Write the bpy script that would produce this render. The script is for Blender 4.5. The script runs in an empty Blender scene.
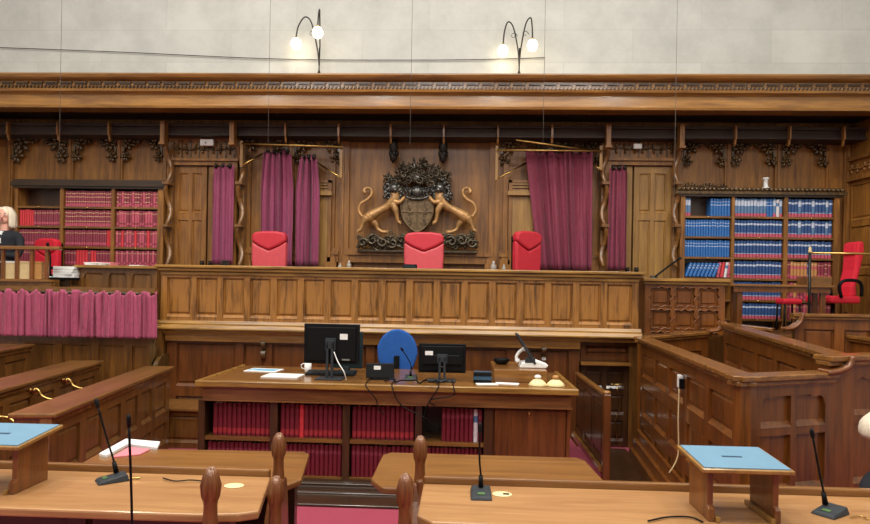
import bpy, math, random
from mathutils import Vector, Matrix, noise
R = math.radians
rnd = random.Random(7)
sc = bpy.context.scene
col = sc.collection
D = bpy.data

# ------------------------------------------------------------------ camera
F = 630.0; PSI = R(2.5); RHO = .017; CY = 289.0
CAM = Vector((0, 0, 1.85))
fwd = Vector((-math.sin(PSI), math.cos(PSI), 0)); r0 = Vector((math.cos(PSI), math.sin(PSI), 0)); up0 = Vector((0, 0, 1))
cr = r0*math.cos(RHO) + up0*math.sin(RHO); cu = -r0*math.sin(RHO) + up0*math.cos(RHO)
cd = D.cameras.new('camera'); cam = D.objects.new('camera', cd); col.objects.link(cam)
cd.sensor_width = 36; cd.lens = 36*F/870; cd.shift_y = (CY-262)/870; cd.clip_start = .05; cd.clip_end = 60
m = Matrix((cr, cu, -fwd)).transposed().to_4x4(); m.translation = CAM
cam.matrix_world = m; sc.camera = cam
def ray(px, py): return cr*((px-435)/F) - cu*((py-CY)/F) + fwd
def at(px, py, Y):                     # survey helper: photo point at a known distance Y -> place in the room
    v = ray(px, py); return CAM + v*(Y/v.y)
def onz(px, py, z):
    v = ray(px, py); return CAM + v*((z-1.85)/v.z)
def X(px, Y, py=289): return at(px, py, Y).x
def Z(px, py, Y): return at(px, py, Y).z

# ------------------------------------------------------------------ materials
def lin(c):
    c = c/255.0
    return c/12.92 if c <= .04045 else ((c+.055)/1.055)**2.4
def rgb(t): return (lin(t[0]), lin(t[1]), lin(t[2]), 1)
MATS = {}
def newmat(name):
    mt = D.materials.new(name); mt.use_nodes = True
    return mt, mt.node_tree.nodes, mt.node_tree.links, mt.node_tree.nodes['Principled BSDF']
def wood(name, base, dark, axis='z', rough=.38, fig=.5, sc_=1.0, bump=.15, coat=.25):
    mt, N, L, P = newmat(name)
    tc = N.new('ShaderNodeTexCoord'); mp = N.new('ShaderNodeMapping')
    s = [34*sc_]*3; s['xyz'.index(axis)] = 2.2*sc_
    mp.inputs['Scale'].default_value = s
    L.new(tc.outputs['Object'], mp.inputs['Vector'])
    n1 = N.new('ShaderNodeTexNoise'); n1.inputs['Scale'].default_value = 1; n1.inputs['Detail'].default_value = 6; n1.inputs['Roughness'].default_value = .65
    n1.inputs['Distortion'].default_value = .8
    L.new(mp.outputs[0], n1.inputs['Vector'])
    mp2 = N.new('ShaderNodeMapping'); s2 = [7*sc_]*3; s2['xyz'.index(axis)] = .8*sc_; mp2.inputs['Scale'].default_value = s2
    L.new(tc.outputs['Object'], mp2.inputs['Vector'])
    n2 = N.new('ShaderNodeTexNoise'); n2.inputs['Scale'].default_value = 1; n2.inputs['Detail'].default_value = 3; n2.inputs['Distortion'].default_value = 1.5
    L.new(mp2.outputs[0], n2.inputs['Vector'])
    cr1 = N.new('ShaderNodeValToRGB'); e = cr1.color_ramp.elements
    e[0].position = .35; e[0].color = rgb(dark); e[1].position = .35+.4*(1-fig*.5); e[1].color = rgb(base)
    mx = N.new('ShaderNodeMath'); mx.operation = 'MULTIPLY_ADD'; mx.inputs[1].default_value = .55
    m3 = N.new('ShaderNodeMath'); m3.operation = 'MULTIPLY'; m3.inputs[1].default_value = .5
    L.new(n2.outputs['Fac'], m3.inputs[0]); L.new(n1.outputs['Fac'], mx.inputs[0]); L.new(m3.outputs[0], mx.inputs[2])
    L.new(mx.outputs[0], cr1.inputs['Fac']); L.new(cr1.outputs['Color'], P.inputs['Base Color'])
    P.inputs['Roughness'].default_value = rough
    P.inputs['Coat Weight'].default_value = coat*1.8; P.inputs['Coat Roughness'].default_value = .14
    if bump:
        b = N.new('ShaderNodeBump'); b.inputs['Strength'].default_value = bump; b.inputs['Distance'].default_value = .004
        L.new(n1.outputs['Fac'], b.inputs['Height']); L.new(b.outputs[0], P.inputs['Normal'])
    MATS[name] = mt; return mt
def plain(name, c, rough=.6, metal=0, var=.12, scale=20, sheen=0, emis=0, coat=0, stretch=(1,1,1)):
    mt, N, L, P = newmat(name)
    tc = N.new('ShaderNodeTexCoord'); mp = N.new('ShaderNodeMapping'); mp.inputs['Scale'].default_value = stretch
    n1 = N.new('ShaderNodeTexNoise'); n1.inputs['Scale'].default_value = scale; n1.inputs['Detail'].default_value = 4
    L.new(tc.outputs['Object'], mp.inputs[0]); L.new(mp.outputs[0], n1.inputs['Vector'])
    cr1 = N.new('ShaderNodeValToRGB'); e = cr1.color_ramp.elements
    b = rgb(c); e[0].position = .3; e[1].position = .7
    e[0].color = tuple(v*(1-var) for v in b[:3])+(1,); e[1].color = tuple(min(1, v*(1+var)) for v in b[:3])+(1,)
    L.new(n1.outputs['Fac'], cr1.inputs['Fac']); L.new(cr1.outputs['Color'], P.inputs['Base Color'])
    P.inputs['Roughness'].default_value = rough; P.inputs['Metallic'].default_value = metal
    P.inputs['Sheen Weight'].default_value = sheen; P.inputs['Coat Weight'].default_value = coat
    if emis:
        P.inputs['Emission Color'].default_value = b; P.inputs['Emission Strength'].default_value = emis
    if name in ('plastic_black','plastic_teal_black','plastic_dark_grey'): P.inputs['Specular IOR Level'].default_value = .2
    MATS[name] = mt; return mt
W_bench = wood('oak_bench_golden', (162,110,50), (66,38,14), 'z', .34, 1.0, 1.1)
W_benchx = wood('oak_rail_golden', (171,127,59), (97,63,28), 'x', .28, .6)
W_wall = wood('oak_wall', (157,106,45), (90,54,23), 'z', .42, .5, coat=.1)
W_wallx = wood('oak_wall_rail', (138,93,42), (77,48,22), 'x', .34, .4)
W_pale = wood('oak_pale', (169,127,60), (119,83,39), 'z', .45, .3)
W_dark = wood('oak_dark', (66,43,22), (28,19,11), 'x', .38, .4)
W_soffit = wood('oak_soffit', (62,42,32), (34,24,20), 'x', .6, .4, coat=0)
W_darkz = wood('oak_dark_upright', (83,51,24), (40,23,11), 'z', .38, .4)
W_carve = wood('oak_carved', (98,72,36), (35,24,12), 'z', .26, .6)
W_dock = wood('oak_dock', (138,81,30), (77,41,15), 'z', .32, .4)
W_dockx = wood('oak_dock_rail', (152,104,50), (90,56,26), 'x', .26, .4)
W_pew = wood('oak_pew', (134,89,39), (77,48,21), 'z', .34, .4)
W_pewtop = wood('oak_pew_top', (142,98,48), (92,59,29), 'y', .3, .4)
W_pewtopx = wood('oak_frieze', (136,88,48), (86,50,26), 'x', .3, .5)
W_deskx = wood('oak_clerk_desk', (148,100,47), (84,51,23), 'x', .26, .5)
W_deskz = wood('oak_clerk_desk_upright', (121,68,27), (72,38,15), 'z', .36, .4)
W_front = wood('oak_front_desk', (188,142,92), (148,102,60), 'x', .38, .3)
W_mid = wood('oak_middle_desk', (150,104,51), (104,66,32), 'x', .32, .3)
W_corn = wood('oak_cornice', (169,121,57), (105,68,33), 'x', .28, .3)
W_lect = wood('oak_lectern', (136,81,34), (87,48,21), 'z', .4, .4)
M_cur = plain('velvet_plum', (138,56,90), .75, var=.2, sheen=.15, stretch=(6,6,1))
M_cur2 = plain('velvet_claret', (124,42,66), .7, var=.2, sheen=.15, stretch=(6,6,1))
M_cur3 = plain('velvet_rose', (166,72,102), .8, var=.2, sheen=.15, stretch=(6,6,1))
M_red = plain('leather_rose_red', (204,76,84), .5, var=.06)
M_red2 = plain('leather_deep_red', (196,44,58), .5, var=.06)
M_redf = plain('fabric_bright_red', (214,30,52), .75, var=.06)
M_blue = plain('fabric_blue', (26,84,160), .85, var=.08)
M_black = plain('plastic_black', (13,14,15), .5, var=.1)
M_dgrey = plain('plastic_dark_grey', (52,56,60), .45, var=.1)
M_teal = plain('plastic_teal_black', (34,48,50), .35, var=.1)
M_white = plain('paper_white', (236,236,232), .7, var=.03)
M_cream = plain('cardboard_cream', (214,190,140), .8, var=.06)
M_yel = plain('paper_cream', (232,214,160), .7, var=.04)
M_lblue = plain('leatherette_light_blue', (104,142,166), .6, var=.05, scale=8)
M_pblue = plain('paper_blue', (110,170,205), .7, var=.05)
M_carpet = plain('carpet_magenta_red', (150,26,62), .95, var=.15, scale=120, sheen=.3)
M_brass = plain('brass', (206,170,100), .28, 1, var=.1)
M_iron = plain('iron_dark', (46,42,38), .4, .6, var=.2)
M_bronze = plain('carving_dark_gilt', (82,72,56), .3, .45, var=.45, scale=14)
M_silver = plain('carving_tarnished_silver', (90,88,84), .25, .6, var=.5, scale=18)
M_gold = plain('carving_gilded', (176,134,84), .4, .3, var=.3, scale=12)
M_shield = plain('carving_shield', (104,84,58), .36, .4, var=.4, scale=26)
M_skin = plain('skin', (226,170,148), .55, var=.04)
M_hair = plain('hair_pale', (228,214,190), .6, var=.12, scale=60, stretch=(4,4,1))
M_robe = plain('cloth_black', (26,28,36), .85, var=.1)
M_pink = plain('paper_pink', (226,130,140), .7, var=.05)
M_tblue = plain('plastic_dark_blue', (44,74,96), .4, var=.1)
M_glow = plain('lamp_glass', (255,236,196), .3, var=0, emis=5)
M_btn = plain('button_green', (78,112,66), .4, var=.1)
M_wire = plain('wire_grey', (120,118,112), .5, var=.05)
def bookmat(name, c, rough=.5): return plain(name, c, rough, var=.14, scale=30)
B_blue = bookmat('buckram_blue', (44,104,172)); B_navy = bookmat('buckram_navy', (44,78,130)); B_sky = bookmat('buckram_grey_blue', (88,122,160))
B_red = bookmat('buckram_maroon', (136,52,68)); B_rose = bookmat('buckram_rose', (184,82,100)); B_bright = bookmat('buckram_bright_red', (206,54,62))
B_dmar = bookmat('buckram_dark_maroon', (112,24,38)); B_tan = bookmat('calf_tan', (186,136,78)); B_wht = bookmat('binding_white', (214,208,212))
B_crim = bookmat('label_crimson', (190,84,104)); B_gold = bookmat('label_gilt', (214,176,132)); B_pages = bookmat('pages_cream', (222,208,180))
B_lab = bookmat('label_red_round', (160,46,52)); B_silver = bookmat('label_silver', (188,196,214))

# plaster stone wall
def stonewall():
    mt, N, L, P = newmat('stone_blocks_whitewashed')
    tc = N.new('ShaderNodeTexCoord'); mp = N.new('ShaderNodeMapping'); mp.inputs['Rotation'].default_value = (R(90), 0, 0)
    L.new(tc.outputs['Object'], mp.inputs[0])
    br = N.new('ShaderNodeTexBrick'); br.inputs['Scale'].default_value = 1; br.inputs['Brick Width'].default_value = 1.9; br.inputs['Row Height'].default_value = .46
    br.inputs['Mortar Size'].default_value = .006; br.inputs['Mortar Smooth'].default_value = .3
    br.inputs['Color1'].default_value = rgb((190,191,184)); br.inputs['Color2'].default_value = rgb((181,182,176)); br.inputs['Mortar'].default_value = rgb((176,177,170))
    L.new(mp.outputs[0], br.inputs['Vector'])
    n = N.new('ShaderNodeTexNoise'); n.inputs['Scale'].default_value = 1.6; n.inputs['Detail'].default_value = 8; n.inputs['Roughness'].default_value = .7
    L.new(tc.outputs['Object'], n.inputs['Vector'])
    cr1 = N.new('ShaderNodeValToRGB'); e = cr1.color_ramp.elements; e[0].position = .3; e[0].color = (.80,.80,.80,1); e[1].position = .62; e[1].color = (1,1,1,1)
    L.new(n.outputs['Fac'], cr1.inputs[0])
    mx = N.new('ShaderNodeMix'); mx.data_type = 'RGBA'; mx.blend_type = 'MULTIPLY'; mx.inputs[0].default_value = 1
    L.new(br.outputs['Color'], mx.inputs[6]); L.new(cr1.outputs['Color'], mx.inputs[7]); L.new(mx.outputs[2], P.inputs['Base Color'])
    P.inputs['Roughness'].default_value = .9
    return mt
M_stone = stonewall()

# ------------------------------------------------------------------ mesh builder
class MB:
    def __init__(s, M=None): s.v = []; s.f = []; s.mi = []; s.sm = []; s.M = M; s.cur = 0
    def add(s, vs, fs, smooth=False):
        b = len(s.v)
        for p in vs:
            p = Vector(p); s.v.append(s.M @ p if s.M else p)
        for f in fs: s.f.append([i+b for i in f]); s.mi.append(s.cur); s.sm.append(smooth)
        return s
    def box(s, x0, x1, y0, y1, z0, z1):
        if x0 > x1: x0, x1 = x1, x0
        if y0 > y1: y0, y1 = y1, y0
        if z0 > z1: z0, z1 = z1, z0
        return s.add([(x0,y0,z0),(x1,y0,z0),(x1,y1,z0),(x0,y1,z0),(x0,y0,z1),(x1,y0,z1),(x1,y1,z1),(x0,y1,z1)],
              [(0,3,2,1),(4,5,6,7),(0,1,5,4),(1,2,6,5),(2,3,7,6),(3,0,4,7)])
    def prism(s, poly, a, b, axis='z', smooth=False):      # poly in the two other axes
        def P(p, h):
            return (p[0],p[1],h) if axis == 'z' else (p[0],h,p[1]) if axis == 'y' else (h,p[0],p[1])
        n = len(poly); ar = sum(poly[i][0]*poly[(i+1)%n][1]-poly[(i+1)%n][0]*poly[i][1] for i in range(n))
        if (ar < 0) != (axis == 'y'): poly = list(reversed(poly))
        vs = [P(p, a) for p in poly]+[P(p, b) for p in poly]
        if a > b: vs = vs[n:]+vs[:n]
        s.add(vs, [list(range(n))[::-1], list(range(n, 2*n))])
        s.f += [[len(s.v)-2*n+i, len(s.v)-2*n+(i+1)%n, len(s.v)-n+(i+1)%n, len(s.v)-n+i] for i in range(n)]
        s.mi += [s.cur]*n; s.sm += [smooth]*n
        return s
    def fielded(s, x0, x1, z0, z1, y, h, c):               # raised panel, front towards -y
        s.add([(x0,y,z0),(x1,y,z0),(x1,y,z1),(x0,y,z1),(x0+c,y-h,z0+c),(x1-c,y-h,z0+c),(x1-c,y-h,z1-c),(x0+c,y-h,z1-c)],
              [(4,5,6,7),(0,1,5,4),(1,2,6,5),(2,3,7,6),(3,0,4,7),(0,3,2,1)])
    def tube(s, pts, rr, n=8, flat=1.0, cap=True):
        pts = [Vector(p) for p in pts]
        if not hasattr(rr, '__len__'): rr = [rr]*len(pts)
        vs = []; prev = None
        for i, p in enumerate(pts):
            t = (pts[min(i+1,len(pts)-1)]-pts[max(i-1,0)])
            if t.length < 1e-9: t = Vector((0,0,1))
            t.normalize()
            if prev is None:
                a = Vector((0,1,0)) if abs(t.y) < .9 else Vector((1,0,0))
                u = (a - t*a.dot(t)).normalized()
            else:
                u = prev - t*prev.dot(t)
                u = u.normalized() if u.length > 1e-6 else Vector((1,0,0))
            prev = u; w = t.cross(u)
            for k in range(n):
                a = 2*math.pi*k/n; vs.append(p + (u*math.cos(a)*flat + w*math.sin(a))*rr[i])
        fs = []
        for i in range(len(pts)-1):
            for k in range(n):
                fs.append((i*n+k, i*n+(k+1)%n, (i+1)*n+(k+1)%n, (i+1)*n+k))
        s.add(vs, fs, True)
        if cap:
            b = len(s.v)-len(vs)
            s.f.append([b+k for k in range(n)][::-1]); s.mi.append(s.cur); s.sm.append(False)
            s.f.append([b+(len(pts)-1)*n+k for k in range(n)]); s.mi.append(s.cur); s.sm.append(False)
        return s
    def ell(s, c, r, n=10, m=7, rot=None):
        c = Vector(c); r = r if hasattr(r, '__len__') else (r,r,r); vs = []; fs = []
        def tr(p):
            p = Vector((p[0]*r[0], p[1]*r[1], p[2]*r[2]))
            if rot: p = rot @ p
            return c+p
        for j in range(1, m):
            th = math.pi*j/m
            for k in range(n):
                a = 2*math.pi*k/n; vs.append(tr((math.sin(th)*math.cos(a), math.sin(th)*math.sin(a), math.cos(th))))
        top = len(vs); vs.append(tr((0,0,1))); vs.append(tr((0,0,-1)))
        for j in range(m-2):
            for k in range(n): fs.append((j*n+k, (j+1)*n+k, (j+1)*n+(k+1)%n, j*n+(k+1)%n))
        for k in range(n):
            fs.append((top, k, (k+1)%n)); fs.append((top+1, (m-2)*n+(k+1)%n, (m-2)*n+k))
        return s.add(vs, fs, True)
    def lathe(s, prof, c, n=14):
        c = Vector(c); vs = []; fs = []
        for r_, z_ in prof:
            for k in range(n):
                a = 2*math.pi*k/n; vs.append(c+Vector((max(r_,1e-4)*math.cos(a), max(r_,1e-4)*math.sin(a), z_)))
        for i in range(len(prof)-1):
            for k in range(n): fs.append((i*n+k, i*n+(k+1)%n, (i+1)*n+(k+1)%n, (i+1)*n+k))
        fs.append(tuple(range(n))[::-1]); fs.append(tuple((len(prof)-1)*n+k for k in range(n)))
        return s.add(vs, fs, True)
    def build(s, name, mat, parent=None, bevel=0, local=False, mods=None):
        mats = mat if isinstance(mat, (list, tuple)) else [mat]
        if parent is not None:
            o0 = Vector((0,0,0)) if local else wpos(parent)
        else:
            xs = [p.x for p in s.v]; ys = [p.y for p in s.v]; zs = [p.z for p in s.v]
            o0 = Vector(((min(xs)+max(xs))/2, (min(ys)+max(ys))/2, min(zs)))
        me = D.meshes.new(name); me.from_pydata([p-o0 for p in s.v], [], s.f); me.update()
        for mt in mats: me.materials.append(mt)
        me.polygons.foreach_set('material_index', s.mi); me.polygons.foreach_set('use_smooth', s.sm)
        o = D.objects.new(name, me); col.objects.link(o)
        if parent is not None: o.parent = parent
        else: o.location = o0
        if bevel:
            b = o.modifiers.new('edge', 'BEVEL'); b.width = bevel; b.segments = 2; b.limit_method = 'ANGLE'; b.angle_limit = R(40)
        return o
def wpos(o):
    p = Vector(o.location)
    while o.parent: o = o.parent; p += Vector(o.location)
    return p
def tag(o, label=None, cat=None, group=None, kind=None):
    if label: o['label'] = label
    if cat: o['category'] = cat
    if group: o['group'] = group
    if kind: o['kind'] = kind
    return o
def empty(name, loc, label, cat, group=None, rz=0):
    o = D.objects.new(name, None); col.objects.link(o); o.location = loc; o.rotation_euler.z = rz; o.empty_display_size = .1
    return tag(o, label, cat, group)
def struct(mb, name, mat, bevel=0): return tag(mb.build(name, mat, None, bevel), kind='structure')
KIDS = {}
def copy_tree(o, label=None, group=None, loc=None, rz=None, parent=None):
    c = o.copy(); col.objects.link(c)
    if parent is not None: c.parent = parent
    if label: c['label'] = label
    if group: c['group'] = group
    if loc is not None: c.location = loc
    if rz is not None: c.rotation_euler.z = rz
    for ch in [q for q in D.objects if q.parent == o and q != c]: copy_tree(ch, parent=c)
    return c
def lerp(a, b, t): return a+(b-a)*t
def cr_spline(pts, k=5):
    pts = [Vector(p) for p in pts]; out = []
    for i in range(len(pts)-1):
        p0 = pts[max(i-1,0)]; p1 = pts[i]; p2 = pts[i+1]; p3 = pts[min(i+2,len(pts)-1)]
        for j in range(k):
            t = j/k
            out.append(.5*((2*p1)+(p2-p0)*t+(2*p0-5*p1+4*p2-p3)*t*t+(3*p1-p0-3*p2+p3)*t**3))
    out.append(pts[-1]); return out
# a panelled run from point a to b (x,y), front to the right-hand side when looking a->b turned (-y when a is left)
def run_matrix(a, b):
    a = Vector((a[0],a[1],0)); b = Vector((b[0],b[1],0)); d = (b-a); L = d.length; d.normalize()
    n = Vector((d.y, -d.x, 0))                   # front normal
    M = Matrix((d, -n, Vector((0,0,1)))).transposed().to_4x4(); M.translation = a
    return M, L
def panelling(mb, L, z0, z1, cols, rows, t=.05, stile=.07, rail=.08, dep=.022, field=True, arch=False, cap=0, edges=None, back=False):
    """slab of thickness t in local x 0..L, y 0..t, recessed panels on the -y face"""
    mb.box(0, L, dep, t, z0, z1)
    if edges is None: edges = [stile+(L-2*stile)*i/cols for i in range(cols+1)]
    zr = [z0]+rows+[z1]
    hs = stile/2
    mb.box(0, edges[0], 0, dep, z0, z1); mb.box(edges[-1], L, 0, dep, z0, z1)
    for e in edges[1:-1]: mb.box(e-hs, e+hs, 0, dep, z0, z1)
    for i in range(len(edges)-1):
        xa = edges[i]+(hs if i else 0); xb = edges[i+1]-(hs if i < len(edges)-2 else 0)
        for j in range(len(zr)-1):
            za = zr[j]+(rail if j == 0 else rail/2); zb = zr[j+1]-(rail if j == len(zr)-2 else rail/2)
            if j == 0: mb.box(xa, xb, 0, dep, z0, za)
            mb.box(xa, xb, 0, dep, zb, zr[j+1]+(rail/2 if j < len(zr)-2 else 0))
            # sloped sill at the bottom of every recess
            mb.add([(xa,-.004,za),(xb,-.004,za),(xb,dep,za+.034),(xa,dep,za+.034),(xa,dep,za),(xb,dep,za)], [(0,1,2,3),(0,3,4),(1,5,2)])
            if field:
                g = .012; mb.fielded(xa+g, xb-g, za+.03+g, zb-g, dep, .012, .02)
            if arch and j == len(zr)-2:
                w = xb-xa; hgt = min(.075, w*.24)
                for sx in ((0, 1) if len(edges) != 3 else ((0,) if i == 0 else (1,))):
                    pts = [(xa, zb-hgt), (xa, zb), (xa+w*.5, zb), (xa+w*.5, zb-hgt*.16), (xa+w*.30, zb-hgt*.24), (xa+w*.2, zb-hgt*.1), (xa+w*.11, zb-hgt*.24), (xa+w*.045, zb-hgt*.55), (xa+w*.03, zb-hgt)]
                    if sx: pts = [(xa+xb-p[0], p[1]) for p in pts]
                    mb.prism(pts, .002, dep, 'y')
def scroll_profile(w, h, n=28, waves=3):
    """carved bracket silhouette in (x,z): straight back edge at x=0, wavy front"""
    pts = [(0,0)]
    for i in range(n+1):
        t = i/n; ph = (t*waves) % 1
        pts.append((w*(.35+.65*abs(math.sin(math.pi*ph))**.7)*(.75+.25*t), h*t))
    pts.append((0,h)); return pts
def leaf_cluster(mb, c, s, seed, n=5, dy=.03, y0=None):
    r_ = random.Random(seed)
    for i in range(n):
        a = 2*math.pi*i/n + r_.uniform(-.3,.3)
        p = Vector(c)+Vector((math.cos(a)*s*.55, -dy*.3*r_.random(), math.sin(a)*s*.55))
        mb.ell(p, (s*.42, dy, s*.22), 7, 5, Matrix.Rotation(-a, 3, 'Y'))
    mb.ell(Vector(c)+Vector((0,-dy*.5,0)), (s*.24, dy*1.1, s*.24), 7, 5)
def curl(mb, c, r, turns=1.2, a0=0, th=.02, n=6, sgn=1, tip=.5):
    pts = []; rr = []
    N_ = 14
    for i in range(N_+1):
        t = i/N_; a = a0+sgn*turns*2*math.pi*t; q = r*(1-.78*t)
        pts.append(Vector(c)+Vector((math.cos(a)*q, -.01*math.sin(t*3), math.sin(a)*q))); rr.append(th*(1-.45*t))
    rr[-1] = th*1.1
    mb.tube(pts, rr, n)

# ================================================================== THE SETTING
XL, XR, YF, YB, ZT = -7.15, 5.68, -3.6, 9.6, 9.2
struct(MB().box(XL-.2, XR+.6, YF-.2, YB+.2, -.12, 0), 'floor', M_carpet)
mb = MB(); mb.box(2.0, XR, 7.61, 7.65, 0, 1.36); mb.box(-3.69, -3.62, 7.44, 7.64, 0, 1.36)
struct(mb, 'trim_9', W_pew)
struct(MB().box(1.44, 1.93, 5.7, 7.46, .001, .02), 'floor_dark_slab', W_darkz)  # thin dark slab laid over the carpet beside the stair balustrade
struct(MB().box(XL-.2, XR+.6, YF-.2, YB+.2, ZT, ZT+.15), 'ceiling', M_stone)
struct(MB().box(XL-.2, XR+.6, 8.92, 9.1, 4.6, ZT), 'wall_upper', M_stone)
struct(MB().box(XL-.4, XL-.2, YF-.2, 9.9, 0, ZT), 'wall_left', M_stone)
struct(MB().box(XR+.4, XR+.6, YF, 9.9, 0, ZT), 'wall_right', M_stone)
struct(MB().box(XL-.2, XR+.6, YF-.2, YF, 0, ZT), 'wall_front', M_stone)
# raised dais floor behind the bench
struct(MB().prism([(XL,7.46),(-3.66,7.46),(-3.66,7.66),(2.1,7.66),(XR,7.66),(XR,YB-.02),(XL,YB-.02)], .001, 1.35), 'floor_dais', W_pewtop)

# ---- back wall, panelled in bays
zw1 = 4.20
def bay_x(px, Y=9.56): return X(px, Y, 160)
mb = MB(); mb.box(XL-.2, XR+.6, 9.56, 9.75, 1.3, 4.9)
stiles = [12, 72, 121, 167, 240, 292, 344, 497, 549, 604, 679, 727, 777, 828, 846]
for px in stiles:
    x = bay_x(px); mb.box(x-.045, x+.045, 9.515, 9.56, 1.36, zw1)
    mb.box(x-.018, x+.018, 9.50, 9.515, 1.36, zw1)
    mb.box(x-.06, x+.06, 9.50, 9.56, 1.36, 1.62)
# base ledge and rails
for (a, b) in ((240, 344), (344, 497), (497, 604)):
    xa, xb = bay_x(a)+.045, bay_x(b)-.045
    z = Z(420, 252.5, 9.45)
    mb.box(xa, xb, 9.47, 9.56, z-.16, z-.05); mb.box(xa, xb, 9.44, 9.56, z-.05, z); mb.box(xa, xb, 9.49, 9.56, z+.0, z+.05)
for px in (250, 334, 348, 492, 506, 594):        # column feet
    x = bay_x(px); z = Z(420, 262, 9.5)
    mb.box(x-.09, x+.09, 9.40, 9.56, z-.16, z-.02); mb.box(x-.07, x+.07, 9.42, 9.56, z-.02, z+.05); mb.box(x-.05, x+.05, 9.45, 9.56, z+.05, z+.10); mb.box(x-.035, x+.035, 9.50, 9.56, z+.10, zw1)
struct(mb, 'wall_back', W_wall)
# carved ogee spandrels in the panel heads
mb = MB()
def spandrel(xa, xb, zt, h, seed):
    w = xb-xa
    for s_ in (0, 1):
        q = [(xa, zt), (xa+w/2, zt), (xa+w*.5, zt-h*.12)]
        for u in range(1, 9):
            t = u/8; q.append((xa+w*(.5-.44*t), zt-h*(.12+.3*t**2.2+.20*abs(math.sin(t*math.pi*2)))))
        q.append((xa, zt-h))
        if s_: q = [(xa+xb-p[0], p[1]) for p in q]
        mb.prism(q, 9.505, 9.56, 'y')
        sx = xa+w*.17 if not s_ else xb-w*.17
        leaf_cluster(mb, (sx, 9.50, zt-h*.34), w*.19, seed+s_, 6, .035)
        sx = xa+w*.09 if not s_ else xb-w*.09
        leaf_cluster(mb, (sx, 9.50, zt-h*.8), w*.15, seed+s_+9, 6, .025)
        sx = xa+w*.34 if not s_ else xb-w*.34
        leaf_cluster(mb, (sx, 9.50, zt-h*.16), w*.13, seed+s_+19, 6, .022)
for i, (a, b) in enumerate([(12,72),(72,121),(121,167),(240,292),(292,344),(497,549),(549,604),(679,727),(727,777),(777,828)]):
    spandrel(bay_x(a)+.05, bay_x(b)-.05, 4.15, .42, i*50)
struct(mb, 'trim_1', W_carve)
# dark frieze rail under the canopy, soffit and beam
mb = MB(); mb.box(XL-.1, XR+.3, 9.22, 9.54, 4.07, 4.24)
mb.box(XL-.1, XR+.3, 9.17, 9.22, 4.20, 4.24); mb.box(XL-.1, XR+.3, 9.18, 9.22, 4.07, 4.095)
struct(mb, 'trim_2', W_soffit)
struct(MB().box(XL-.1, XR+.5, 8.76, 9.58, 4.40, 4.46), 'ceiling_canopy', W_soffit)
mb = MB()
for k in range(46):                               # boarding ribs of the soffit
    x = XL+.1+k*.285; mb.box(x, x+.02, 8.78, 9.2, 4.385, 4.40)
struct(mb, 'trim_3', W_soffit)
# ---- cornice
zc0, zc1 = 4.31, 4.76
mb = MB()
prof = [(8.95,zc0+.03),(8.66,zc0+.03),(8.64,zc0),(8.60,zc0+.0),(8.59,zc0+.03),(8.62,zc0+.05),(8.63,zc0+.19),(8.60,zc0+.21),(8.56,zc0+.22),(8.55,zc0+.25),
        (8.57,zc0+.26),(8.57,zc0+.36),(8.52,zc0+.37),(8.48,zc0+.39),(8.46,zc0+.42),(8.46,zc0+.44),(8.95,zc0+.455)]
mb.prism(prof, XL-.1, XR+.5, 'x')
struct(mb, 'trim_4', W_corn)
mb = MB(); x = XL
while x < XR+.3:                                  # carved ribbon row and dentil row
    mb.box(x+.02, x+.15, 8.548, 8.571, zc0+.315, zc0+.340); mb.prism([(x+.155,zc0+.31),(x+.175,zc0+.31),(x+.20,zc0+.348),(x+.18,zc0+.348)], 8.55, 8.571, 'y')
    for k in range(4):
        xx = x+k*.0525; mb.prism([(xx,zc0+.262),(xx+.022,zc0+.262),(xx+.036,zc0+.295),(xx+.014,zc0+.295)], 8.545, 8.571, 'y')
    x += .21
struct(mb, 'trim_5', W_dark)
# ---- timber brackets hanging from the canopy frieze
mb = MB()
for px in (9, 59, 110, 286, 339, 391, 444, 498, 552, 735, 789, 843):
    x = X(px, 9.15, 130)
    mb.box(x-.013, x+.013, 9.10, 9.165, 4.05, 4.24); mb.prism([(9.165,4.05),(9.165,3.96),(9.14,3.98),(9.12,4.05)], x-.013, x+.013, 'x')
for px in (164, 233, 608, 681):
    x = X(px, 9.1, 135)
    mb.box(x-.032, x+.032, 9.04, 9.165, 3.93, 4.24); mb.box(x-.042, x+.042, 9.02, 9.165, 3.90, 3.93)
struct(mb, 'trim_6', W_wall)
mb = MB()
for px in (393, 443):                             # carved pendants above the arms
    x = X(px, 9.3, 145)
    mb.lathe([(.01,0),(.05,.05),(.06,.12),(.03,.17),(.07,.22),(.06,.3),(.03,.36),(.05,.42),(.04,.5)], (x, 9.38, 3.72), 10)
    for a in range(5): mb.ell((x+.05*math.cos(a*1.256), 9.38+.05*math.sin(a*1.256), 3.86), (.03,.03,.05), 6, 5)
struct(mb, 'trim_7', M_iron)
# ---- carved scroll pilasters
mb = MB()
for px, sgn in ((165, 1), (238, 1), (606, -1), (679, -1)):
    x = X(px, 9.2, 200); z0, z1 = Z(px, 268, 9.2), Z(px, 140, 9.2)
    mb.box(x-.035, x+.035, 9.36, 9.56, 1.36, z1)
    pts = []; rr = []
    for k in range(37):
        t = k/36; ph = t*3
        pts.append((x+sgn*.035*math.sin(ph*2*math.pi), 9.30-.05*math.cos(ph*2*math.pi), lerp(z0, z1, t))); rr.append(.026+.016*abs(math.sin(ph*math.pi)))
    mb.tube(pts, rr, 8)
    for k in (1, 2): zz = lerp(z0, z1, k/3); mb.box(x-.05, x+.05, 9.2, 9.4, zz-.02, zz+.02)
struct(mb, 'trim_8', W_wallx)
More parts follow.
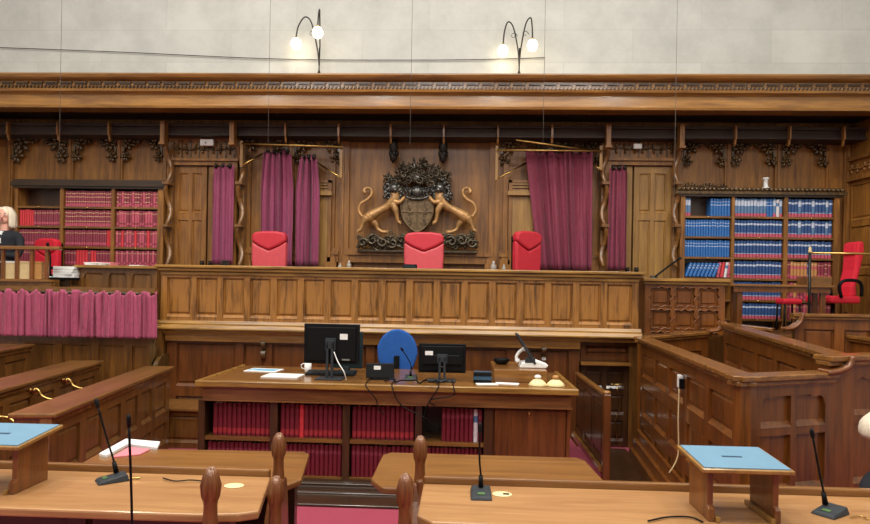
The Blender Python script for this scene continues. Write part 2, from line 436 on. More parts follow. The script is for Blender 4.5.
# right return wall of the alcove
mb = MB(run_matrix((5.66, 9.55), (5.74, 8.55))[0]); panelling(mb, 1.0, 1.3, 3.55, 2, [2.2, 2.9], .06, .07, .09)
mb.box(0,1.0,0,.06,3.55,4.36); mb.box(0,1,-.06,.02,3.52,3.58); mb.box(0,1,-.05,.02,3.82,3.88)
for k in range(8): leaf_cluster(mb, (.08+k*.125, 0, 3.7), .075, k, 4, .03)
struct(mb, 'wall_alcove_right', W_wall)

# ---- doors
def make_door(n, px0, px1, pxs, split, lab):
    Y = 9.45; xa, xb = X(px0, Y, 210), X(px1, Y, 210); zt = Z((px0+px1)/2, 166, Y)
    fr = MB()
    fr.box(xa-.08, xa, 9.38, 9.56, 1.351, zt+.06); fr.box(xb, xb+.08, 9.38, 9.56, 1.351, zt+.06); fr.box(xa, xb, 9.38, 9.56, zt, zt+.06)
    fr.box(xa-.1, xb+.1, 9.34, 9.56, zt+.06, zt+.10); fr.box(xa-.08, xb+.08, 9.42, 9.56, zt+.10, zt+.40); fr.box(xa-.1, xb+.1, 9.36, 9.56, zt+.40, zt+.44)
    root = tag(fr.build('door_%d' % n, W_wall), kind='structure')
    cv = MB(); k = 0; x = xa
    while x < xb:
        leaf_cluster(cv, (x+.06, 9.41, zt+.25), .085, k, 4, .022); 
        cv.box(x+.12, x+.135, 9.40, 9.42, zt+.12, zt+.38); x += .135; k += 1
    cv.build('carved_frieze', W_carve, root)
    for (a, b) in ((xa+.005, split-.014), (split+.014, xb-.005)):
        M = Matrix.Translation((a, 9.44, 0)); d = MB(M); L = b-a
        panelling(d, L, 1.36, zt-.01, 2, [Z((px0+px1)/2, 217, 9.44)], .05, .06, .10, .02, True, True, edges=[.07, L/2, L-.07])
        leaf = d.build('door_leaf', W_pale if n == 2 else W_wall, root)
        s_ = 1 if a < split-.1 else -1
        hx = (b-.05) if s_ == 1 else (a+.05)
        h = MB(); h.box(hx-.03, hx+.03, 9.425, 9.439, 1.98, 2.22)
        for q in (0,1,2): h.ell((hx, 9.412, 2.02+q*.08), (.026,.024,.026), 8, 6)
        h.tube([(hx+.02*math.cos(t*.7), 9.40, 2.1+.02*math.sin(t*.7)) for t in range(10)], .006, 5)
        h.build('door_handle', M_iron, leaf)
make_door(1, 174, 233, None, X(207.5, 9.45, 210), '')
make_door(2, 610, 671, None, X(632.5, 9.45, 210), '')
def wallbox(px0,px1,py0,py1,Y,nm,lab,mat):
    a = at(px0,py0,Y); b = at(px1,py1,Y)
    r_ = MB().box(a.x,b.x,Y,Y+.05,b.z,a.z).build(nm, mat, bevel=.006); tag(r_, lab, 'box'); return r_
o = wallbox(200,213,139,145.5,9.3,'emergency_light','white emergency light box above the left double door','x' and M_white)
MB().box(wpos(o).x-.02, wpos(o).x+.0, 9.285, 9.299, wpos(o).z+.03, wpos(o).z+.05).build('indicator', M_wire, o)
o = wallbox(634,642,143.5,148.5,9.3,'emergency_light','small white box above the right double door',M_white)
# ---- pale niche boards next to the curtains
for px0, px1, lab in ((509, 536, 'pale oak boarded cupboard with slatted head left of the claret curtain'), (311, 330, 'oak cupboard with slatted head mostly hidden behind the two plum curtains')):
    Y = 9.42; a = at(px0, 182, Y); b = at(px1, 270, Y)
    r_ = empty('wall_cupboard', ((a.x+b.x)/2, 9.5, 1.36), lab, 'cupboard')
    q = MB(); zt = Z((px0+px1)/2, 180, Y); zm = Z((px0+px1)/2, 193, Y)
    q.box(a.x, b.x, Y+.03, 9.5, 1.37, zt); q.box(a.x, a.x+.05, Y, Y+.03, 1.37, zt); q.box(b.x-.05, b.x, Y, Y+.03, 1.37, zt); q.box(a.x, b.x, Y, Y+.03, zt-.04, zt)
    q.build('carcass', W_wall, r_)
    MB().box(a.x+.055, b.x-.055, Y+.01, Y+.029, 1.4, zm-.05).build('panel', W_pale, r_)
    MB().box(a.x-.02, b.x+.02, Y-.06, Y-.001, zm-.04, zm+.02).build('ledge', W_pale, r_)
    q = MB()
    for k in range(3): q.box(a.x+.052, b.x-.052, Y+.004, Y+.02, zm+.03+k*.045, zm+.055+k*.045)
    q.build('slats', W_pale, r_)

# ================================================================== CURTAINS
def curtain(name, px0, px1, py0, py1, Y, mat, label, folds, seed, amp=.05, gather=.8, group=None, skew=0.0, hooks=True):
    r_ = random.Random(seed); rows = 18; cols = int(folds*9)
    xa, xb = X(px0, Y, (py0+py1)/2), X(px1, Y, (py0+py1)/2); pm = (px0+px1)/2
    zt, zb = Z(pm, py0, Y), Z(pm, py1, Y); xm = (xa+xb)/2
    ph = [r_.uniform(0, 6.28) for _ in range(6)]
    vs = []; fs = []
    for j in range(rows+1):
        t = j/rows
        w = lerp(gather, 1.0, min(1, t*3)**.7) if gather < 1 else lerp(gather, 1, t)
        for i in range(cols+1):
            u = i/cols; u0 = u; u = u+.022*math.sin(u*17+ph[0])+.012*math.sin(u*37+ph[2]); u = u/(1+.0)
            wob = math.sin(u*folds*2*math.pi + .5*math.sin(u*7+ph[0]) + .6*math.sin(t*2.6+ph[1]+u*5)); wob = math.copysign(abs(wob)**1.6, wob)+.12*math.sin(u*folds*2.7*math.pi*2+t*2)
            a2 = .45*math.sin(u*folds*1.37*2*math.pi+ph[2]+t*1.1)
            d_ = amp*(wob*.75+a2)*(.75+.25*math.sin(u*11+ph[3]))
            u = u0; x = xm+(u-.5)*(xb-xa)*w + .012*math.sin(u*folds*6.28*2+ph[4]) + skew*(1-t)*(1-u)
            z = lerp(zt, zb, t) + (.03*math.sin(u*folds*3.1+ph[5])*(1-t)**6) 
            vs.append((x, Y+d_, z))
    n = cols+1
    for j in range(rows):
        for i in range(cols): fs.append((j*n+i, (j+1)*n+i, (j+1)*n+i+1, j*n+i+1))
    mb = MB(); mb.add(vs, fs, True); o = mb.build(name, mat)
    s = o.modifiers.new('cloth', 'SOLIDIFY'); s.thickness = .006
    tag(o, label, 'curtain', group)
    if hooks:
        h = MB(); k = max(3, int(folds*.9)); o0 = wpos(o)
        for i in range(k):
            u = (i+.5)/k; x = xm+(u-.5)*(xb-xa)*gather
            h.tube([(x+.025*math.cos(q*.785), Y, zt+.022+.025*math.sin(q*.785)) for q in range(9)], .006, 5)
            h.ell((x, Y-.02, zt-.005), (.03,.045,.035), 6, 5)
        h.build('heading_rings', M_iron, o)
    return o
curtain('curtain', 261, 293, 152, 266, 9.33, M_cur, 'wide plum curtain, left one of the pair behind the left judge chair', 5, 1, .07, .82)
curtain('curtain', 296, 320, 157, 266, 9.26, M_cur, 'narrower plum curtain, right one of the pair behind the left judge chair', 4, 2, .07, .66)
curtain('curtain', 541, 592, 151, 270, 9.32, M_cur2, 'wide claret curtain hanging askew behind the right judge chair', 7, 3, .085, 1.0, skew=-.24)
curtain('curtain', 212, 233, 166, 264, 9.28, M_cur, 'narrow plum curtain covering the right leaf of the left double door', 3.5, 4, .04, 1.0)
curtain('curtain', 609, 627, 168, 270, 9.28, M_cur2, 'narrow claret curtain covering the left leaf of the right double door', 3.5, 5, .04, .95)
# rail frames that carry them
def bar(mb, p, q, r_=.014): mb.tube([p, q], r_, 6)
def T(px,py,Y): return at(px,py,Y)
def rail_frame(lab, rails, posts, braces, plates):
    p0 = T(*rails[0][0]); r_ = empty('curtain_rail', p0, lab, 'curtain rail')
    for a, b in rails: q = MB(); bar(q, T(*a), T(*b), .016); q.build('rail', M_brass, r_)
    for a, b in posts: q = MB(); A = T(*a); B = T(*b); q.box(A.x-.02, A.x+.02, A.y-.02, A.y+.02, B.z, A.z); q.build('post', W_pale, r_)
    for a, b in braces: q = MB(); bar(q, T(*a), T(*b), .014); q.build('brace', M_brass, r_)
rail_frame('brass curtain rail frame on the left holding the two plum curtains',
    [((242,143.5,9.14),(343,147,9.14))], [((242,141,9.2),(242,167,9.2)), ((341.5,147,9.2),(341.5,178,9.2))],
    [((243,165,9.2),(262,154,9.4)), ((341,178,9.2),(318,163,9.4))], [])
rail_frame('brass curtain rail frame on the right with one rail sprung loose above the claret curtain',
    [((516,140,9.05),(588,150,9.2)), ((497,150,9.14),(602,151,9.14))], [((497,146,9.2),(497,180,9.2)), ((601,146,9.2),(601,170,9.2))],
    [((497,179,9.2),(528,162,9.4)), ((601,170,9.2),(590,162,9.4))], [])

# ================================================================== COAT OF ARMS
EY = 9.46
ex0, ez0 = at(418, 210, EY).x, at(418, 210, EY).z
pxm = EY/F
def E_(zx, zy, dy=0):                 # sketch coordinates of the carving -> metres
    px = 350+zx*.21; py = 150+zy*.21
    p = at(px, py, EY); return Vector((p.x, EY-dy, p.z))
EYW = EY
arms = empty('coat_of_arms', (ex0, EY, Z(418, 250, EY)), 'large carved coat of arms with two gilded beasts and a shield on the back wall', 'coat of arms')
u_ = .21*pxm                          # metres per sketch unit
sh = MB(); q = []
for (a, b) in [(-82,-72),(-78,-20),(-66,30),(-36,72),(0,92),(36,72),(66,30),(78,-20),(82,-72),(60,-62),(30,-78),(0,-70),(-30,-78),(-60,-62)]:
    p = E_(322+a, 300+b); q.append((p.x, p.z))
sh.prism(q, EY-.10, EY, 'y')
c = E_(322, 300)
sh.box(c.x-.008, c.x+.008, EY-.112, EY-.1, E_(322,375).z, E_(322,238).z); sh.box(c.x-75*u_, c.x+75*u_, EY-.112, EY-.1, c.z-.005, c.z+.012)
for (a, b) in ((-40,-35),(40,-35),(-34,30),(34,30)):
    for k in range(3): curl(sh, E_(322+a, 300+b-18+k*18, .105), .035, .8, k*2, .009, 5)
pts = [E_(322+(a*1.0), 300+b, .1) for a, b in [(-82,-72),(-78,-20),(-66,30),(-36,72),(0,92),(36,72),(66,30),(78,-20),(82,-72)]]
sh.tube(cr_spline(pts,3), .012, 6)
sh.build('shield', M_shield, arms, bevel=.01)
hm = MB()
hm.ell(E_(322,203,.05), (36*u_, .09, 32*u_), 12, 8)
for k in range(9):
    zx = 258+k*16; zy = 214+10*math.sin((k/8)*math.pi)
    hm.ell(E_(zx, zy, .12), (.018,.02,.018), 7, 5); hm.tube([E_(zx,zy-6,.11), E_(zx+(zx-322)*.18,zy-34,.10)], [.018,.005], 6)
    leaf_cluster(hm, E_(zx+(zx-322)*.12, zy-26, .08), .05, k+70, 5, .025)
hm.tube(cr_spline([E_(262,222,.1),E_(300,238,.13),E_(344,238,.13),E_(384,222,.1)],4), .018, 6)
for k in range(5):
    hm.tube([E_(290+k*16,185,.14), E_(292+k*15,225,.15)], .008, 5)
hm.ell(E_(322,140,.08), (26*u_, .07, 24*u_), 10, 7)
for k in range(7):
    a = -1.2+k*.4; hm.tube([E_(322,150,.08), E_(322+62*math.sin(a),150-60*math.cos(a),.1)], [.02,.004], 6)
hm.tube([E_(310,120,.08),E_(308,80,.08),E_(306,38,.08)], [.035,.03,.004], 7)
hm.build('helmet_and_crown', M_silver, arms)
mt_ = MB(); r_ = random.Random(3)
for k in range(80):
    a = r_.uniform(-1, 1); t = r_.random()
    zx = 322+a*158*(1-.2*t); zy = 72+abs(a)**1.5*80+t*95-18
    if abs(a) < .3 and zy > 190: continue
    leaf_cluster(mt_, E_(zx, zy, .04+.06*r_.random()), r_.uniform(.05,.085), k, 5, .03)
    if k % 3 == 0: curl(mt_, E_(zx, zy, .09+.05*r_.random()), r_.uniform(.045,.075), r_.uniform(.7,1.2), r_.uniform(0,6.28), .016, 5, r_.choice((-1,1)))
for k in range(60):
    a = r_.uniform(-1,1); zx = 322+a*140; zy = 75+abs(a)**1.5*70+r_.uniform(0,80)
    L = r_.uniform(18,34); an = a*.9+r_.uniform(-.4,.4)
    mt_.tube([E_(zx,zy,.06), E_(zx+L*.5*math.sin(an),zy-L*.5*math.cos(an),.1), E_(zx+L*math.sin(an+.4),zy-L*math.cos(an+.4),.07)], [.018,.024,.004], 6, .6)
mt_.build('mantling', M_bronze, arms)
def supporter(s, lion):
    def P(x, y, dy=0): return E_(322+s*(x-322), y, dy)
    b = MB()
    b.tube(cr_spline([P(84,330,.08),P(112,312,.09),P(150,290,.09),P(190,268,.1),P(215,235,.1),P(216,205,.1)],3),
           [v*u_*.82 for v in (20,25,29,29,27,25,23,22,23,25,28,30,31,30,27,25)], 10)
    b.ell(P(98,322,.08), (27*u_,.085,27*u_), 10, 8)
    b.tube(cr_spline([P(84,325,.11),P(70,350,.12),P(62,368,.12),P(56,384,.12),P(44,388,.12)],3), [v*u_ for v in (22,20,17,14,11,9,8,8,8,8,9,9,6)], 8)
    b.tube(cr_spline([P(106,335,.04),P(125,355,.05),P(135,378,.05),P(160,392,.06),P(182,392,.06)],3), [v*u_ for v in (22,20,17,14,11,9,8,8,8,8,9,9,6)], 8)
    b.tube(cr_spline([P(205,262,.13),P(222,290,.15),P(228,320,.14),P(234,345,.13),P(246,352,.13)],3), [v*u_ for v in (20,18,16,14,12,10,9,9,8,8,9,10,6)], 8)
    b.tube(cr_spline([P(212,250,.13),P(238,256,.15),P(252,244,.14),P(262,232,.13)],3), [v*u_ for v in (16,15,13,11,10,9,9,8,9,8)], 8)
    for px_, py_ in ((44,388),(182,392),(246,352),(262,232)):
        for k in (-1,0,1): b.ell(P(px_,py_+k*5,.14 if px_ != 182 else .07), (.014,.012,.01), 6, 5)
    o = b.build('supporter_beast', M_gold, arms)
    t = MB(); t.tube(cr_spline([P(80,330,.07),P(60,318,.07),P(45,290,.07),P(56,258,.07),P(85,240,.07),P(106,215,.07),P(104,192,.07),P(84,184,.07),P(70,198,.07),P(80,212,.07)],4),
                     [u_*v for v in [8]*24+[7]*6+[8,9,10,11,10,9,5]], 8)
    t.build('tail', M_gold, o)
    h = MB(); h.ell(P(214,190,.12), (24*u_,.085,26*u_), 10, 8); h.ell(P(222,200,.19), (13*u_,.05,12*u_), 8, 6); 
    h.build('head', M_silver, o)
    mn = MB(); r_ = random.Random(11 if lion else 12)
    for k in range(70):
        a = r_.uniform(0, 6.28); q_ = r_.uniform(.2,1.1)
        c0 = (204+40*q_*math.cos(a), 208+62*q_*math.sin(a))
        mn.tube([P(c0[0]*.8+208*.2,c0[1]*.8+205*.2,.12), P(*c0,.16-.06*q_), P(c0[0]+10*math.cos(a+.7),c0[1]+12*math.sin(a+.7)+6,.1-.05*q_)], [.026,.032,.006], 6)
    mn.build('mane', M_silver, o)
supporter(1, True); supporter(-1, False)
bs = MB(); r_ = random.Random(5)
for s in (-1, 1):
    def P(x, y, dy=0): return E_(322+s*(x-322), y, dy)
    for k in range(20):
        x = 50+k*10.5+r_.uniform(-4,4); y = 437
        leaf_cluster(bs, P(x,y+r_.uniform(-22,22),.05), .07, k, 5, .03); y = 435+r_.uniform(-24,24)-12*math.sin(k*.5)
        curl(bs, P(x,y,.03+.05*r_.random()), r_.uniform(.035,.065), r_.uniform(.8,1.3), r_.uniform(0,6.28), .016, 6, r_.choice((-1,1)))
    bs.tube(cr_spline([P(38,468,.05),P(60,440,.06),P(100,415,.07),P(150,425,.07),P(200,450,.06),P(250,462,.05)],4), .03, 7)
    bs.tube(cr_spline([P(90,455,.09),P(90,425,.1),P(115,405,.1),P(140,420,.1),P(125,440,.1)],4), .016, 6)
    bs.tube(cr_spline([P(232,430,.09),P(250,405,.1),P(272,415,.1),P(262,435,.1)],4), .014, 6)
a_, b_ = E_(40,478), E_(604,478); bs.box(a_.x, b_.x, EY-.10, EY, a_.z-.02, a_.z+.008)
for s in (-1, 1):
    for k, (x, y, q_) in enumerate(((66,445,.075),(112,432,.085),(160,440,.08),(206,446,.075),(246,430,.07))):
        curl(bs, E_(322+s*(x-322), y, .10), q_, 1.15, k*1.3, .022, 7, s)
bs.build('foliage_base', M_bronze, arms)

# ================================================================== BOOKCASES AND BOOKS
def book_mesh(name, w, h, d, mats, bands):
    """spine to -y; rounded spine, raised bands; bands=list of (z0,z1,slot) as fractions"""
    mb = MB(); zs = sorted({0.0,1.0}|{b[0] for b in bands}|{b[1] for b in bands})
    prof = [(-w/2,.012),(-w/2*.86,.003),(-w/2*.4,-.002),(w/2*.4,-.002),(w/2*.86,.003),(w/2,.012)]
    vs = []
    for z in zs:
        for (x, y) in prof: vs.append((x, y, z*h))
    k = len(prof)
    for j in range(len(zs)-1):
        zm = (zs[j]+zs[j+1])/2; sl = 0
        for b in bands:
            if b[0] <= zm <= b[1]: sl = b[2]
        mb.cur = sl
        for i in range(k-1): mb.f.append([j*k+i, j*k+i+1, (j+1)*k+i+1, (j+1)*k+i]); mb.mi.append(sl); mb.sm.append(True)
    mb.v = [Vector(v) for v in vs]; mb.cur = 0
    mb.box(-w/2, -w/2+.003, .012, d, 0, h); mb.box(w/2-.003, w/2, .012, d, 0, h)
    mb.cur = len(mats)-1; mb.box(-w/2+.003, w/2-.003, .012, d-.004, .004, h-.004)
    me = D.meshes.new(name); me.from_pydata(mb.v, [], mb.f); me.update()
    for mt in mats: me.materials.append(mt)
    me.polygons.foreach_set('material_index', mb.mi); me.polygons.foreach_set('use_smooth', mb.sm)
    return me
bw = .05
BK = {
 'blue': book_mesh('law_book', bw, .245, .17, [B_blue, B_silver, B_pages], [(.62,.66,1),(.8,.83,1)]),
 'navy': book_mesh('law_book', bw, .245, .17, [B_navy, B_crim, B_silver, B_pages], [(.0,.2,1),(.22,.25,2),(.72,.82,2)]),
 'sky': book_mesh('law_book', bw, .245, .17, [B_sky, B_crim, B_silver, B_pages], [(.0,.18,1),(.6,.9,2)]),
 'red': book_mesh('law_book', bw, .245, .17, [B_red, B_rose, B_gold, B_pages], [(.12,.26,1),(.8,.83,2)]),
 'rose': book_mesh('law_book', bw, .245, .17, [B_rose, B_red, B_gold, B_pages], [(.15,.25,1),(.84,.87,2)]),
 'bright': book_mesh('law_book', bw, .245, .17, [B_bright, B_bright, B_pages], [(.8,.83,1)]),
 'banded': book_mesh('law_book', bw, .245, .17, [B_red, B_rose, B_gold, B_pages], [(.0,.2,1),(.3,.34,2),(.6,.64,2),(.82,.86,2)]),
 'desk': book_mesh('law_book', bw, .245, .17, [B_dmar, B_lab, B_dmar, B_pages], [(.08,.24,1)]),
 'deskplain': book_mesh('law_book', bw, .245, .17, [B_dmar, B_red, B_pages], [(.7,.8,1)]),
 'tan': book_mesh('law_book', bw, .245, .17, [B_tan, B_crim, B_gold, B_pages], [(.0,.2,1),(.6,.75,1),(.85,.9,2)]),
 'white': book_mesh('law_book', bw, .245, .17, [B_wht, B_sky, B_pages], [(.6,.8,1)]),
}
STUFF = []
def shelf_row(xa, xb, y, z, h, n, kinds, label, group, pick=None, lean=0, bulk=False):
    """books side by side from xa to xb; pick(i)->(kind,label) for odd ones out"""
    p = (xb-xa)/n
    for i in range(n):
        k = kinds[i % len(kinds)] if isinstance(kinds, (list,tuple)) else kinds
        lab = label; g = group
        if pick:
            r2 = pick(i)
            if r2 is False: continue
            if r2: k, lab, g = r2[0], r2[1] or label, (r2[2] if len(r2) > 2 else (group if not r2[1] else None))
        hh = h*rnd.uniform(.95, 1.0)/.245
        if bulk and not (pick and pick(i)):
            STUFF.append((BK[k], (p*.95/bw, 1, hh), (xa+p*(i+.5), y+rnd.uniform(0,.012), z+.001))); continue
        o = D.objects.new('law_book', BK[k]); col.objects.link(o)
        o.scale = (p*.95/bw, 1, hh); o.location = (xa+p*(i+.5), y+rnd.uniform(0,.012), z+.001)
        if lean: o.rotation_euler.y = lean; o.location.x -= 0; o.location.z += abs(math.sin(lean))*p*.5
        tag(o, lab, 'book', g)
def bookcase(name, label, px, tops, rows, Y, wd, zb, crest=None, split_w=.05, depth=.24):
    """px: post pixel edges (outer-left ... outer-right); rows: shelf z list"""
    xs = px; zt = tops
    r_ = empty(name, ((xs[0][0]+xs[-1][1])/2, Y+.12, zb), label, 'bookcase')
    for (a, b) in xs: MB().box(a, b, Y, Y+depth, zb, zt).build('upright', wd, r_)
    MB().box(xs[0][0], xs[-1][1], Y+depth, Y+depth+.015, zb, zt).build('back_panel', W_darkz, r_)
    MB().box(xs[0][0]-.03, xs[-1][1]+.03, Y-.02, Y+depth, zt, zt+.03).build('top_board', W_dark, r_)
    for k in range(len(xs)-1):
        for z in rows[k]:
            q = MB(); q.box(xs[k][1]+.001, xs[k+1][0]-.001, Y+.005, Y+depth-.002, z-.03, z)
            s_ = q.build('shelf', W_wallx, r_)
            h = MB(); h.ell(((xs[k][1]+xs[k+1][0])/2, Y-.002, z-.015), (.014,.012,.012), 7, 5); h.build('brass_clip', M_brass, s_)
    return r_
# --- left, red volumes
Y = 9.28
def xx(px, py=230): return X(px, Y, py)
L_posts = [(xx(14.5), xx(17.2)), (xx(59.5), xx(62.8)), (xx(110.8), xx(114)), (xx(157.2), xx(163))]
zrow = [Z(85, 265.5, Y), Z(85, 246.5, Y), Z(85, 226.3, Y), Z(85, 206.5, Y)]
ztop = Z(85, 188.5, Y)
bc = bookcase('bookcase', 'dark oak three-bay bookcase full of red volumes on the left', L_posts, ztop, [zrow+[zrow[0]-.31]]*3, Y, W_wall, 1.352)
q = MB(); q.box(L_posts[0][0]-.05, L_posts[3][1]+.05, Y-.05, Y+.24, ztop+.031, ztop+.09); q.box(L_posts[0][0]-.02, L_posts[3][1]+.02, Y-.03, Y+.24, ztop+.09, ztop+.13)
q.build('cornice', W_dark, bc)
hs = [zrow[1]-zrow[0]-.05, zrow[2]-zrow[1]-.05, zrow[3]-zrow[2]-.05, ztop-zrow[3]-.03]
rown = ['bottom', 'third', 'second', 'top']
def rlabel(color, bay, row, side): return '%s law volume in the %s row of the %s bay, %s bookcase' % (color, row, bay, side)
for b, bay, n in ((0,'left',17),(1,'middle',20),(2,'right',16)):
    xa, xb = L_posts[b][1]+.01, L_posts[b+1][0]-.01
    for j in range(4):
        row = rown[j]
        if b == 0 and j == 3: continue
        cnt = n
        if (b, j) == (0, 2):
            shelf_row(xa, xb, Y+.02, zrow[j], hs[j], 17, 'red', rlabel('maroon', bay, row, 'left'), 'maroon volumes, second row, left bay',
                      lambda i: ('bright', 'scarlet volume at the left end of the second row, left bay of left bookcase', 'scarlet volumes, second row, left bay') if i < 6 else None, bulk=True)
        elif (b, j) == (1, 0):
            shelf_row(xa, xb, Y+.02, zrow[j], hs[j], 16, 'red', rlabel('maroon', bay, row, 'left'), 'maroon volumes, bottom row, middle bay',
                      lambda i: ('bright', 'bright red volume among maroon ones, bottom row, middle bay of left bookcase', 'bright red volumes, bottom row, middle bay') if i in (4,5,6,7,9,10) else None, bulk=True)
        elif (b, j) == (1, 1):
            shelf_row(xa, xb, Y+.02, zrow[j], hs[j], n, 'red', rlabel('maroon', bay, row, 'left'), 'maroon volumes, third row, middle bay',
                      lambda i: ('bright', 'bright red volume at right end of third row, middle bay of left bookcase', 'bright red pair, third row, middle bay') if i >= 18 else None, bulk=True)
        elif b == 1:
            shelf_row(xa, xb, Y+.02, zrow[j], hs[j], 22, 'banded', rlabel('gilt banded red', bay, row, 'left'), 'gilt banded red volumes, %s row, middle bay' % row, bulk=True)
        elif b == 2:
            ks = {3: ['banded','red','rose','banded'], 2: ['red','rose','rose','rose','red'], 1: ['rose','red','bright','red','rose'], 0: ['rose','red']}[j]
            shelf_row(xa, xb, Y+.02, zrow[j], hs[j], n, ks, rlabel('rose or maroon', bay, row, 'left'), 'red volumes, %s row, right bay, left bookcase' % row, bulk=True)
        else:
            shelf_row(xa, xb, Y+.02, zrow[j], hs[j], n, 'red', rlabel('maroon', bay, row, 'left'), 'maroon volumes, %s row, left bay, left bookcase' % row, bulk=True)
vs = []; fs = []; mi = []; mats = []
for me, scl, loc in STUFF:
    b = len(vs); ids = []
    for mt in me.materials:
        if mt not in mats: mats.append(mt)
        ids.append(mats.index(mt))
    vs += [(v.co.x*scl[0]+loc[0], v.co.y+loc[1], v.co.z*scl[2]+loc[2]) for v in me.vertices]
    for f in me.polygons: fs.append([i+b for i in f.vertices]); mi.append(ids[f.material_index])
me = D.meshes.new('law_books'); o0 = STUFF[0][2]
me.from_pydata([(a-o0[0], b-o0[1], c-o0[2]) for a, b, c in vs], [], fs); me.update()
for mt in mats: me.materials.append(mt)
me.polygons.foreach_set('material_index', mi)
o = D.objects.new('law_books', me); col.objects.link(o); o.location = o0
tag(o, 'rows of maroon and rose law volumes filling the left bookcase', 'books', kind='stuff')
# --- right, blue volumes
R_posts = [(xx(680.5), xx(685)), (xx(731.5), xx(734.5)), (xx(784), xx(788)), (xx(834), xx(839.5))]
zR = [Z(760, 319, Y), Z(760, 300, Y), Z(760, 278.5, Y), Z(760, 257.5, Y), Z(760, 237, Y), Z(760, 216.5, Y)]
zRt = Z(760, 197, Y)
bc = bookcase('bookcase', 'dark oak three-bay bookcase full of blue volumes on the right', R_posts, zRt, [zR]*3, Y, W_wall, 1.352)
q = MB(); q.box(R_posts[0][0]-.08, R_posts[3][1]+.08, Y-.05, Y+.24, zRt+.031, zRt+.07)
x = R_posts[0][0]-.07
while x < R_posts[3][1]+.04: q.ell((x+.03, Y-.045, zRt+.1), (.03,.025,.03), 7, 5); x += .062
q.box(R_posts[0][0]-.06, R_posts[3][1]+.06, Y-.03, Y+.24, zRt+.07, zRt+.125)
for k in range(14): leaf_cluster(q, (R_posts[0][0]+.05+k*.042, Y-.03, zRt+.14+.02*math.sin(k)), .05, k, 4, .03)
q.build('carved_cornice', W_carve, bc)
rn = ['sixth', 'fifth', 'fourth', 'third', 'second', 'top']
hR = [zR[j+1]-zR[j]-.05 for j in range(5)]+[zRt-zR[5]-.02]
for b, bay in ((0,'left'),(1,'middle'),(2,'right')):
    xa, xb = R_posts[b][1]+.01, R_posts[b+1][0]-.01
    for j in range(6):
        row = rn[j]; G = '%s row, %s bay, right bookcase' % (row, bay)
        if b == 0 and j <= 1: continue
        if b == 0 and j == 5:
            w = xb-xa
            shelf_row(xa, xb, Y+.02, zR[j], hR[j], 16, 'blue', 'plain blue law volume in the top row of the left bay, right bookcase', 'blue volumes, '+G,
                      lambda i: False if 2 <= i <= 8 else (('sky', 'grey-blue volume at the left end of the top row, left bay, right bookcase', 'grey-blue volumes, top row, left bay') if i < 2 else None))
        elif b == 0 and j == 2:
            for i in range(8):
                o = D.objects.new('law_book', BK['blue']); col.objects.link(o); o.scale = (.9, 1, .86); o.location = (xa+.03+i*.0555, Y+.03, zR[j]+.014); o.rotation_euler.y = R(22)
                tag(o, 'leaning blue volume with pale label in the fourth row, left bay, right bookcase', 'book', 'leaning blue volumes')
            for i, (k, lb) in enumerate((('rose','rose volume leaning against blue ones, fourth row, left bay, right bookcase'),('bright','bright red volume between rose and white ones, fourth row, left bay, right bookcase'),
                                        ('white','white-spined volume in the fourth row, left bay, right bookcase'),('rose','rose volume next to the white spine, fourth row, left bay, right bookcase'),('banded','banded red volume at right end of fourth row, left bay, right bookcase'))):
                o = D.objects.new('law_book', BK[k]); col.objects.link(o); o.scale = (.82, 1, .9); o.location = (xa+.485+i*.05, Y+.03, zR[j]+.008); o.rotation_euler.y = R(9 if i < 3 else 4)
                tag(o, lb, 'book')
        elif b == 0:
            shelf_row(xa, xb, Y+.02, zR[j], hR[j], 17, 'blue', rlabel('plain bright blue', bay, row, 'right'), 'bright blue volumes, '+G)
        elif b == 1 and j == 5:
            shelf_row(xa, xb, Y+.02, zR[j], hR[j], 15, 'sky', rlabel('grey-blue', bay, row, 'right'), 'grey-blue volumes, '+G,
                      lambda i: ('blue', 'bright blue volume near right end of top row, middle bay, right bookcase', 'bright blue pair, top row, middle bay') if i in (10,11) else (('white','pale volume at the right end of top row, middle bay, right bookcase') if i == 13 else None))
        elif b == 2 and j == 2:
            shelf_row(xa, xb, Y+.02, zR[j], hR[j], 13, ['red','tan','tan','tan','tan','tan','navy','tan','tan','red','red','banded','red'], 'tan or red leather volume in the fourth row, right bay, right bookcase', 'tan and red volumes, fourth row, right bay')
        elif b == 2 and j <= 1:
            shelf_row(xa, xb, Y+.02, zR[j], hR[j], 13, ['red','rose','tan','red'], rlabel('faded red', bay, row, 'right'), 'faded red volumes, '+G)
        else:
            shelf_row(xa, xb, Y+.02, zR[j], hR[j], 15 if b == 1 else 13, ['navy'] if b == 1 or j < 4 else ['navy','navy','navy','sky'], rlabel('navy blue', bay, row, 'right'), 'navy volumes with red foot bands, '+G)
# things on the right bookcase
p = at(765, 188, 9.35); o = MB().lathe([(.05,0),(.05,.02),(.03,.03),(.03,.13),(.045,.14),(.045,.16)], (p.x, 9.33, zRt+.126), 10).build('white_cup', M_white); tag(o, 'small white object standing on top of the right bookcase', 'ornament')
p = at(712, 203, 9.3)

